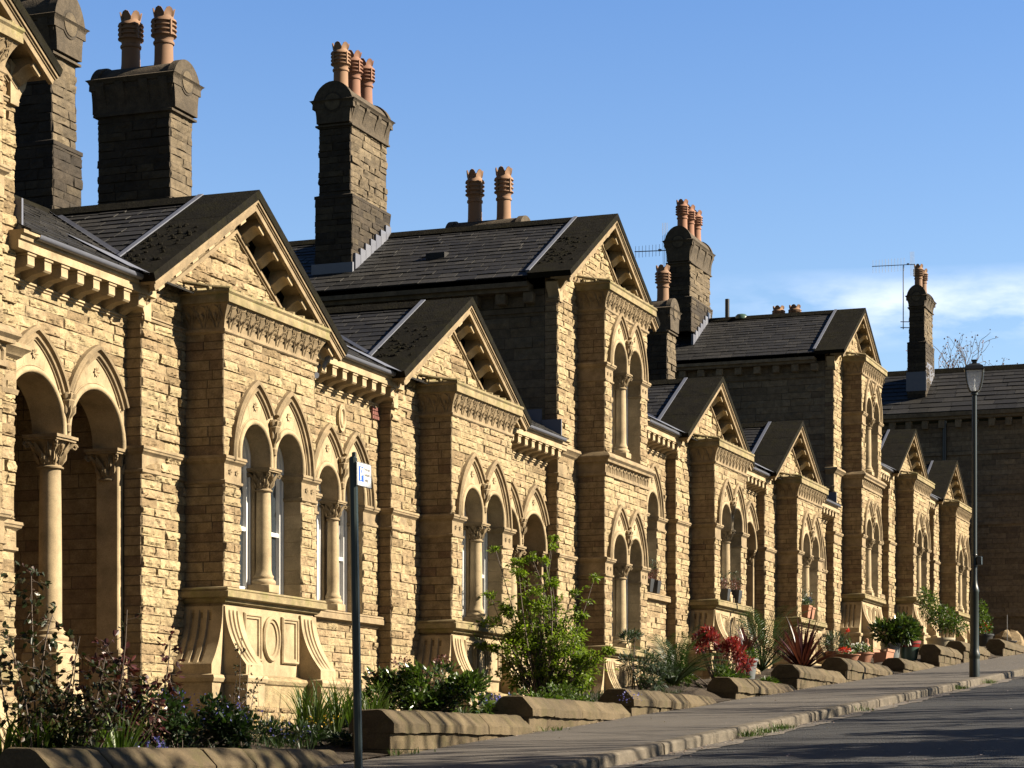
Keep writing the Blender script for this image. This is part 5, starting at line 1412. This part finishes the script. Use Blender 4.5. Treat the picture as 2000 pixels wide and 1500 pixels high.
shrub('leafy_shrub', 'tall airy bright green shrub spreading before the second porch', 27.25, .80, gs(27.2),
      [(-.25, 0, .55, .42, .45, .34, 979), (.30, .1, .45, .45, .45, .36, 1196), (-.1, .2, .95, .42, .4, .28, 870), (.32, 0, .85, .38, .4, .28, 870), (-.50, 0, .98, .22, .3, .2, 326), (.62, 0, .62, .22, .3, .22, 359), (.1, 0, 1.22, .30, .3, .14, 359), (-.25, .1, 1.20, .22, .25, .12, 217),
       (-.30, 0, 1.76, .26, .22, .05, 150), (-.15, .1, 1.86, .16, .14, .03, 60), (-.55, .1, 1.92, .14, .12, .03, 50), (-.20, .0, 1.62, .30, .2, .05, 150), (.05, 0, 1.50, .22, .18, .06, 120), (-.05, .1, 1.40, .26, .2, .06, 140), (.10, 0, 1.98, .12, .1, .03, 40), (.16, .1, 2.12, .14, .1, .03, 45), (.02, 0, 1.80, .16, .12, .04, 60), (-.62, 0, 1.40, .20, .15, .04, 80), (-.45, 0, 1.22, .22, .15, .06, 110), (-.78, 0, .78, .22, .15, .05, 110), (-.60, 0, .70, .2, .15, .06, 120), (.36, 0, 1.38, .18, .14, .05, 90), (.62, 0, 1.60, .18, .1, .03, 55), (.50, 0, 1.15, .2, .15, .06, 120), (.78, 0, .72, .18, .15, .08, 120)],
      .062, .012, 'bright', .25, .35, True, None, 'shrub', stem_r=.014, sprig=True)
shrub('ground_cover', 'low leafy ground cover spilling over the third garden wall', 25.6, 1.55, gs(25.6, .08), [(-.3, -.6, .14, .3, .4, .14, 350), (0, 0, .18, .3, .5, .18, 500), (.0, .5, .18, .3, .5, .18, 500), (.1, 1.1, .14, .3, .45, .15, 400)], .06, .014, 'mid', .4, .3, False, [('blue', .022, [(-1.1, .1, .25, .35, .15, .08, 70), (.9, .1, .2, .3, .15, .08, 40)])], 'plant')
# --- mid terrace
palm('fan_palm', 'dark green palm left of the red-leaved shrub', 33.2, .75, gs(33), 34, .95)
shrub('variegated_bush', 'grey-green narrow-leaved bush beside the low window of the tall house', 31.9, .6, gs(31.9, .05), [(0, 0, .4, .3, .3, .35, 500), (.3, 0, .25, .35, .3, .25, 450), (-.1, 0, .75, .2, .2, .2, 200)], .09, .010, 'grey', .4, .3, cat='bush')
shrub('photinia', 'shrub with scarlet young leaves in front of the fourth bay window', 34.9, .95, gs(34.9), [(-.22, 0, .66, .26, .25, .16, 500), (.22, .0, .46, .28, .3, .24, 700), (0, 0, .72, .2, .25, .16, 320), (.34, .1, .26, .22, .3, .2, 360)], .085, .012, 'red', .5, .2, cat='shrub')
shrub('green_bush', 'low green bush under the red-leaved shrub', 34.2, 1.05, gs(34.2, .06), [(-.5, 0, .2, .45, .35, .22, 700), (.2, 0, .18, .45, .3, .2, 600), (.8, 0, .1, .3, .25, .12, 250)], .12, .010, 'mid', .6, .4, cat='bush')
def plantpot(name, label, u, v, z, r0, r1, h, mat, rim=None, rmat=None, group=None, soil=True, cat='plant pot', square=False, lip=True):
    E = emp(name, P(u, v, z), label, cat, group); mb = MB()
    n = 4 if square else 24; k = math.sqrt(2) if square else 1
    pr = [(r0*k, 0), (r0*k*1.02, .01), (r1*k*.97, h*.86)] + ([(r1*k*1.05, h*.865), (r1*k*1.06, h), (r1*k*.96, h), (r1*k*.9, h*.85)] if lip else [(r1*k, h), (r1*k*.94, h), (r1*k*.9, h*.85)])
    vs = []
    for r, zz in pr:
        for q in range(n): w = 2*math.pi*q/n + (math.pi/4 if square else 0); vs.append(P(u+r*math.cos(w), v+r*math.sin(w), z+zz))
    m = len(pr); mb.add(vs, [(i*n+q, i*n+(q+1) % n, (i+1)*n+(q+1) % n, (i+1)*n+q) for i in range(m-1) for q in range(n)] + [list(range(n))[::-1]])
    part('pot', mb, M[mat], E, None if square else 35)
    mb = MB(); mb.add([P(u+r1*k*.92*math.cos(2*math.pi*q/n+(math.pi/4 if square else 0)), v+r1*k*.92*math.sin(2*math.pi*q/n+(math.pi/4 if square else 0)), z+h*.87) for q in range(n)], [list(range(n))]); part('compost', mb, M['soil'], E)
    if rmat:
        mb = MB(); lathe(mb, [(r1*1.005*(.72+.28*.70), h*.70), (r1*1.02, h*.88), (r1*1.075, h*.885), (r1*1.075, h*1.01), (r1*.95, h*1.01)], (u, v, z), 24, cap=False); part('rim', mb, M[rmat], E, 35)
    return E
def potleaf(E, u, v, z, blobs, L, wd, mat, name='foliage', up=.5):
    mb = MB()
    for du, dv, dz, ru, rv, rz, n in blobs: p, d = blob((u+du, v+dv, z+dz), (ru, rv, rz), n, .25); leaves(mb, p, d, L, wd, up, .2)
    o = part(name, mb, LM[mat], E)
    if 'flower' in name or name == 'sprig': o['kind'] = 'stuff'
z = gs(36.8); E = plantpot('cordyline_pot', 'grey pot with a small dark red spiky cordyline', 36.85, .9, z, .13, .18, .33, 'greypot')
mb = MB(); blades(mb, (36.85, .9, z+.42), 55, .52, .013, .95, .35); part('blades', mb, LM['cord'], E); mb = MB(); tube(mb, [P(36.85, .9, z+.25), P(36.85, .9, z+.45)], .025, 6); part('trunk', mb, M['bark'], E); potleaf(E, 36.85, .9, z+.4, [(0, 0, .0, .22, .22, .12, 260)], .06, .014, 'mid')
palm('feather_palm', 'tall feathery green palm between the two dark red cordylines', 39.6, .45, gs(39.6), 30, 1.35)
blade_plant('cordyline', 'large dark red spiky cordyline above the low wall', 38.85, 1.35, gs(38.8, .10), 95, 1.0, .022, 'cord', 1.05, .28, cat='cordyline', trunk=.10)
# --- pots by the farther cottages
z = gs(41.7, .2); E = plantpot('shrub_pot', 'terracotta pot with a grey-green lavender shrub behind the flower bowls', 41.8, 1.25, z, .12, .17, .26, 'terra'); potleaf(E, 41.8, 1.25, z+.42, [(0, 0, 0, .26, .26, .18, 620)], .10, .006, 'grey')
zt = 1.64
E = plantpot('flower_bowl', 'shallow pink-clay bowl of red flowers on the wall top', 40.35, 1.80, zt, .16, .22, .13, 'terra', group='terracotta bowls on the wall'); potleaf(E, 40.35, 1.8, zt+.15, [(0, 0, 0, .2, .18, .05, 160)], .04, .012, 'mid'); potleaf(E, 40.3, 1.8, zt+.20, [(-.15, 0, 0, .13, .12, .04, 120)], .035, .014, 'redf', 'red_flower'); potleaf(E, 40.5, 1.8, zt+.18, [(.1, 0, 0, .1, .1, .03, 60)], .03, .012, 'white', 'white_flower')
E = plantpot('flower_bowl', 'round terracotta bowl of white flowers on the wall top', 41.15, 1.88, zt, .15, .22, .19, 'terra', group='terracotta bowls on the wall'); potleaf(E, 41.15, 1.88, zt+.24, [(0, 0, 0, .26, .22, .10, 300)], .06, .014, 'mid'); potleaf(E, 41.1, 1.88, zt+.30, [(0, 0, 0, .24, .2, .07, 130)], .035, .014, 'white', 'white_flower')
mb = MB(); fb = MB(); tube(mb, [P(41.6, 1.55, zt), P(41.62, 1.55, zt+.62)], .006, 5)
E = emp('tulip', P(41.6, 1.55, zt), 'single tall orange-red flower standing behind the white flower bowl', 'flower'); q = np.array([P(41.62, 1.55, zt+.60) for _ in range(14)]) + rng.normal(0, .02, (14, 3)); leaves(fb, q, rng.normal(0, 1, (14, 3)), .05, .018); part('flower', fb, LM['redf'], E)
q = np.array([P(41.61, 1.55, zt+t) for t in rng.uniform(.05, .5, 30)]); leaves(mb, q, rng.normal(0, 1, (30, 3)), .10, .02); part('stem', mb, LM['mid'], E)
mb = MB(); lathe(mb, [(.34, 0), (.36, .02), (.40, .10), (.42, .12), (.40, .125), (.33, .03), (.0, .03)], (43.2, 1.1, gs(43.2, .28)), 28); thing('black_tray', mb, M['cone'], 'wide black plastic basin behind the flower bowls', 'basin', P(43.2, 1.1, gs(43.2, .28)), smooth=40)
z = gs(45.6, .12)
E = emp('plant_trough', P(45.7, 1.35, z), 'rectangular terracotta trough on the ground before the tall house', 'trough'); mb = MB()
prism(mb, [(-.11, 0), (.11, 0), (.15, .24), (.165, .24), (.165, .29), (.14, .29), (.12, .22), (-.12, .22), (-.14, .29), (-.165, .29), (-.165, .24), (-.15, .24)], 45.35, 46.05, lambda a, p, q: P(a, 1.35+p, z+q)); part('pot', mb, M['terra'], E)
mb = MB(); lathe(mb, [(.07, 0), (.075, .02), (.075, .34), (.05, .40), (.03, .42), (.035, .50), (.0, .52)], (45.35, 1.1, gs(45.3, .12)), 16); thing('clay_ornament', mb, M['terra'], 'upright pinkish clay ornament behind the terracotta trough', 'ornament', P(45.35, 1.1, gs(45.3, .12)), smooth=40)
E = plantpot('clay_pot', 'small buff clay pot right of the terracotta trough', 46.6, 1.15, gs(46.6, .12), .11, .15, .26, 'potbuff')
z = gs(47.2, .12); E = plantpot('glazed_pot', 'large green glazed pot with a red rim and a dark leafy shrub', 47.35, 1.55, z, .15, .225, .42, 'glaze', rmat='redrim'); potleaf(E, 47.2, 1.5, z+.62, [(-.25, 0, .02, .32, .3, .26, 650), (.05, 0, .02, .34, .3, .24, 650), (.35, .0, -.1, .25, .2, .12, 260)], .13, .026, 'glossy')
z = gs(47, .12); E = plantpot('grey_pot', 'plain dark grey-green pot left of the red-rimmed glazed pot', 46.95, 1.25, z, .16, .20, .38, 'greypot'); potleaf(E, 46.9, 1.2, z+.5, [(-.1, 0, .1, .3, .3, .25, 500)], .13, .026, 'glossy')
z = gs(52.6, .2); E = plantpot('cream_pot', 'wide cream pot with a tall light green shrub', 53.2, 1.15, z, .26, .32, .34, 'cream'); potleaf(E, 53.2, 1.1, z+.7, [(-.2, -.15, .35, .3, .25, .35, 600), (.1, .1, .1, .35, .35, .3, 800), (.2, .35, -.08, .3, .3, .22, 450), (-.35, -.25, .62, .15, .15, .16, 140)], .08, .015, 'mid')
z = gs(59.3, .2); E = plantpot('planter', 'ribbed dark planter with a straggly shrub right of the lamp post', 59.4, 1.15, z, .16, .24, .30, 'cone'); potleaf(E, 59.4, 1.1, z+.55, [(-.25, 0, .3, .3, .2, .35, 330), (.1, 0, .05, .4, .25, .25, 360), (.4, 0, -.1, .3, .2, .15, 160)], .08, .018, 'mid'); potleaf(E, 59.5, 1.1, z+.5, [(.1, 0, 0, .3, .2, .2, 60)], .05, .018, 'redf', 'red_flower')
z = 2.77
E = emp('bird_feeder', P(58.6, 1.85, z), 'thin metal stand in a round dark dish on the last garden wall', 'stand'); mb = MB(); lathe(mb, [(.02, 0), (.22, .02), (.25, .06), (.24, .07), (.20, .04), (.0, .03)], (58.6, 1.85, z), 20); part('dish', mb, M['cone'], E, 40); mb = MB(); tube(mb, [P(58.6, 1.85, z+.03), P(58.6, 1.85, z+.72)], .010, 6); part('stand_rod', mb, M['metal'], E)
mb = MB(); p, d = blob((61.3, 1.5, gs(61)+.12), (.38, .3, .32), 1)
lathe(mb, [(.40, -.1), (.42, .1), (.36, .28), (.22, .40), (.05, .43)], (61.2, 1.5, gs(61)), 9, (.3, .5, 1), lambda i, w: .05*math.sin(3*w+i)); thing('boulder', mb, M['rock2'], 'grey weathered boulder above the last garden wall at the right edge', 'rock', P(61.2, 1.5, gs(61)))
# --- pots on the window sills
def sillpot(label, u, v, z, r, h, mat, leafm, lab2=None):
    E = plantpot('window_pot', label, u, v, z, r*.72, r, h, mat, square=True, lip=mat == 'terra', group='pots on the window sills')
    potleaf(E, u, v, z+h+.08, [(0, 0, 0, .14, .11, .10, 150)], .06, .007, leafm); potleaf(E, u, v, z+h+.2, [(0, 0, 0, .12, .1, .16, 60)], .05, .008, 'grey', 'sprig')
    return E
zs4 = 2.655
sillpot('black square pot of pink heather on the narrow sill, right-hand one', 36.62, -.62+.02, zs4, .10, .21, 'cone', 'pink'); sillpot('black square pot of pink heather on the narrow sill, half hidden behind the pier', 36.22, -.60, zs4, .10, .21, 'cone', 'pink')
sillpot('black square pot left of the column on the fourth bay sill', 38.72, .015, zs4, .095, .20, 'cone', 'pink'); sillpot('black square pot right of the column on the fourth bay sill', 39.42, .015, zs4, .11, .22, 'cone', 'pink')
E = sillpot('terracotta pot with silvery leaves on the fifth bay sill', 44.62, .01, 2.685, .13, .24, 'terra', 'grey'); E = sillpot('terracotta pot with a mauve flower on the fifth bay sill', 45.0, .01, 2.685, .115, .22, 'terra', 'mid'); potleaf(E, 45.05, .01, 2.685+.36, [(0, 0, 0, .07, .06, .06, 60)], .04, .016, 'blue', 'flower')
# --- weeds along the kerb
mb = MB()
for uu, n in ((24.2, 40), (24.9, 30), (25.6, 40), (30, 12), (37.5, 30), (40.2, 40), (19.4, 14), (23.3, 14)):
    vv = KV+.05 if uu not in (19.4, 23.3) else 2.27
    for _ in range(n): blades(mb, (uu+rng.normal(0, .25), vv+abs(rng.normal(0, .05)), G(uu)+(-.11 if vv > 3 else 0)), 3, .10, .004, .8, .7, 3)
struct('kerb_weeds', mb, LM['mid'], None, 'stuff')
mb = MB()
for _ in range(900):
    u = rng.uniform(13.5, 31); blades(mb, (u, rng.uniform(.3, 1.7), gs(u, .09)), 5, rng.uniform(.08, .2), .005, .8, .6, 3)
struct('garden_weeds', mb, LM['dark'], None, 'stuff')
# ------------------------------------------------------------------ trees
def tree(label, u, v, z, h, seed, leaf=None, spread=.5, r=.16, levels=5, group=None, name='bare_tree', trunk=.4, nl=3, dense=3):
    g = np.random.default_rng(seed); E = emp(name, P(u, v, z), label, 'tree', group); mb = MB(); tips = []
    tm = MB()
    def br(p, d, l, rad, lev):
        n = 5; pts = [p]; dd = d.copy()
        for _ in range(n): dd = dd + g.normal(0, .10, 3) + np.array([0, 0, .05]); dd /= np.linalg.norm(dd); pts.append(pts[-1] + dd*l/n)
        tube(tm if lev == 0 else mb, pts, np.linspace(rad, rad*.62, n+1), 7 if lev < 2 else 4, cap=lev == 0)
        if lev >= levels: tips.append(pts[-1]); return
        for k in range(dense if lev > 0 else dense+2):
            i = n if k == 0 else int(g.integers(2, n+1)); ax = g.normal(0, 1, 3); ax -= ax.dot(dd)*dd; ax /= np.linalg.norm(ax)
            nd = dd + ax*spread*g.uniform(.6, 1.4); nd /= np.linalg.norm(nd); br(pts[i], nd, l*g.uniform(.55, .8), max(rad*(.66 if k == 0 else .52), .009), lev+1)
    br(np.array(P(u, v, z-.1)), np.array([g.normal(0, .03), g.normal(0, .03), 1.]), h*trunk, r, 0)
    part('trunk', tm, M['bark'], E, 60); 
    if leaf:
        cr = part('crown', mb, M['bark'], E)
        lm = MB(); T = np.repeat(np.array(tips), nl, 0) + g.normal(0, .12, (len(tips)*nl, 3)); leaves(lm, T, g.normal(0, 1, T.shape), .09, .03); part('leaf', lm, LM[leaf], cr)
    else:
        lm = MB(); T = np.repeat(np.array(tips), 2, 0) + g.normal(0, .06, (len(tips)*2, 3)); leaves(lm, T, g.normal(0, 1, T.shape), .07, .03); cr = part('crown', mb, M['twig'], E); part('bud', lm, LM['pink'], cr)
    return E
tree('bare budding tree rising behind the far roof, right of the last chimney', 85., -3.2, 4.3, 9.6, 21, None, .66, .15, 6)
def leafy_tree(label, u, v, h, rad, z0, n, L=.22):
    z = G(u); E = emp('street_tree', P(u, v, z), label, 'tree', 'street trees across the road'); mb = MB()
    tube(mb, [P(u, v, z-.1), P(u+.05, v, z+z0*.6), P(u-.04, v+.05, z+h*.75)], [.17, .13, .05], 8)
    for k in range(9): stem(mb, P(u, v, z+z0*.7+.25*k), P(u+rng.uniform(-rad, rad)*.7, v+rng.uniform(-rad, rad)*.7, z+z0+(h-z0)*rng.uniform(.2, .9)), .05, .015, .1)
    part('trunk', mb, M['bark'], E, 60); mb = MB()
    for k in range(26):
        d = rng.normal(0, 1, 3); d /= np.linalg.norm(d); r = rng.uniform(.3, .85)
        p, dd = blob((u+d[0]*rad*r, v+d[1]*rad*r, z+(z0+h)/2+d[2]*(h-z0)/2*r), (rad*.36, rad*.36, (h-z0)*.17), n//26, .2); leaves(mb, p, dd, L, L*.3)
    part('crown', mb, LM['mid'], E)
for u, v, h, rad, z0, n in ((10.5, 14.8, 8.6, 2.1, 2.0, 3400), (14.2, 14.4, 8.9, 2.0, 1.9, 3800), (17.7, 14.8, 9.0, 1.9, 2.0, 3600), (21.2, 14.5, 8.6, 1.6, 2.4, 2400), (24.3, 14.4, 5.9, 1.5, 2.4, 2600), (27.0, 14.7, 5.5, 1.3, 2.4, 2000)):
    leafy_tree('rounded leafy street tree on the opposite pavement', u, v, h, rad, z0, n)
for k, (u, v, h, s) in enumerate(((29.6, 14.1, 7.6, 3), (32.6, 14.3, 8.0, 4), (36.5, 14.3, 8.0, 6), (40.5, 14.6, 8.4, 7), (46.4, 14.0, 7.8, 8), (25.6, 15.6, 9.0, 5))):
    tree('slim bare street tree on the opposite pavement', u, v, G(u), h, s, None, .5, .16, 4, 'street trees across the road', 'street_tree', .42, 2, 3)
# ------------------------------------------------------------------ sky, sun, camera
EL, AZ = R_(31), R_(17)
w = bpy.data.worlds.new('World'); sc.world = w; w.use_nodes = True
nt = w.node_tree; nt.nodes.clear(); N = NN(nt)
sky = N('ShaderNodeTexSky', {'sky_type': 'NISHITA', 'sun_disc': False, 'sun_elevation': EL, 'sun_rotation': math.pi/2 - AZ, 'air_density': 1.0, 'dust_density': .35, 'ozone_density': 2.2, 'altitude': 200})
co = N('ShaderNodeTexCoord').outputs['Generated']
sx = N('ShaderNodeSeparateXYZ', Vector=co)
mp = N('ShaderNodeMapping', Vector=co, Scale=(13, 13, 38))
n1 = N('ShaderNodeTexNoise', Vector=mp.outputs[0], Scale=1.0, Detail=7., Roughness=.55)
band = ramp(N, sx.outputs[2], [(.0, (0, 0, 0)), (.168, (0, 0, 0)), (.180, (1, 1, 1)), (.190, (1, 1, 1)), (.203, (0, 0, 0))])
cl = ramp(N, n1.outputs[0], [(.42, (0, 0, 0)), (.60, (1, 1, 1))])
cm = N('ShaderNodeMath', {'operation': 'MULTIPLY'}, i0=band, i1=cl)
cx = ramp(N, N('ShaderNodeMath', {'operation': 'ADD'}, i0=sx.outputs[0], i1=.5).outputs[0], [(.22, (0, 0, 0)), (.30, (1, 1, 1))])
cm1 = N('ShaderNodeMath', {'operation': 'MULTIPLY'}, i0=cm.outputs[0], i1=cx)
cm2 = N('ShaderNodeMath', {'operation': 'MULTIPLY'}, i0=cm1.outputs[0], i1=.85)
tint = ramp(N, sx.outputs[2], [(.0, (1.22, 1.17, 1.10)), (.12, (1.08, 1.08, 1.08)), (.36, (.62, .84, 1.14))])
skb = mixc(N, 1., sky.outputs[0], tint, 'MULTIPLY')
skc = mixc(N, cm2.outputs[0], skb, (6.2, 6.8, 8.2))
fy = N('ShaderNodeMapRange', {'interpolation_type': 'SMOOTHSTEP'}, Value=sx.outputs[1], i1=-.35, i2=.75, i3=.38, i4=1.)  # sky dimmed down the hill and overhead, shaped to lessen fill on flanks
fz = N('ShaderNodeMapRange', {'interpolation_type': 'SMOOTHSTEP'}, Value=sx.outputs[2], i1=.30, i2=.9, i3=1., i4=.55)
ff = N('ShaderNodeMath', {'operation': 'MULTIPLY'}, i0=fy.outputs[0], i1=fz.outputs[0])
skc = mixc(N, 1., skc, ff.outputs[0], 'MULTIPLY')
bg = N('ShaderNodeBackground', Color=skc, Strength=.05)
N('ShaderNodeOutputWorld', Surface=bg.outputs[0])
sd = bpy.data.lights.new('sun', 'SUN'); sd.energy = 5.0; sd.angle = R_(.5); sd.color = (1.0, .88, .69)
so = bpy.data.objects.new('sun', sd); C_.objects.link(so)
D = Vector((math.cos(EL)*math.cos(AZ), math.cos(EL)*math.sin(AZ), math.sin(EL))); so.rotation_euler = D.to_track_quat('Z', 'Y').to_euler(); so.location = (20, 20, 30)
cd = bpy.data.cameras.new('camera'); cam = bpy.data.objects.new('camera', cd); C_.objects.link(cam)
cam.location = (10.6, 0, 0); cam.rotation_euler = (math.pi/2, 0, R_(20.5)); cd.sensor_width = 36; cd.lens = 4547/2000*36; cd.shift_y = 725/2000; cd.clip_end = 3000; cd.clip_start = .1
sc.camera = cam
sc.view_settings.use_curve_mapping = False; sc.view_settings.view_transform = 'Standard'; sc.view_settings.look = 'None'; sc.view_settings.exposure = 1.80; sc.view_settings.gamma = 1
sc.cycles.use_denoising = True; sc.cycles.max_bounces = 8; sc.cycles.transparent_max_bounces = 12
sc.render.film_transparent = False
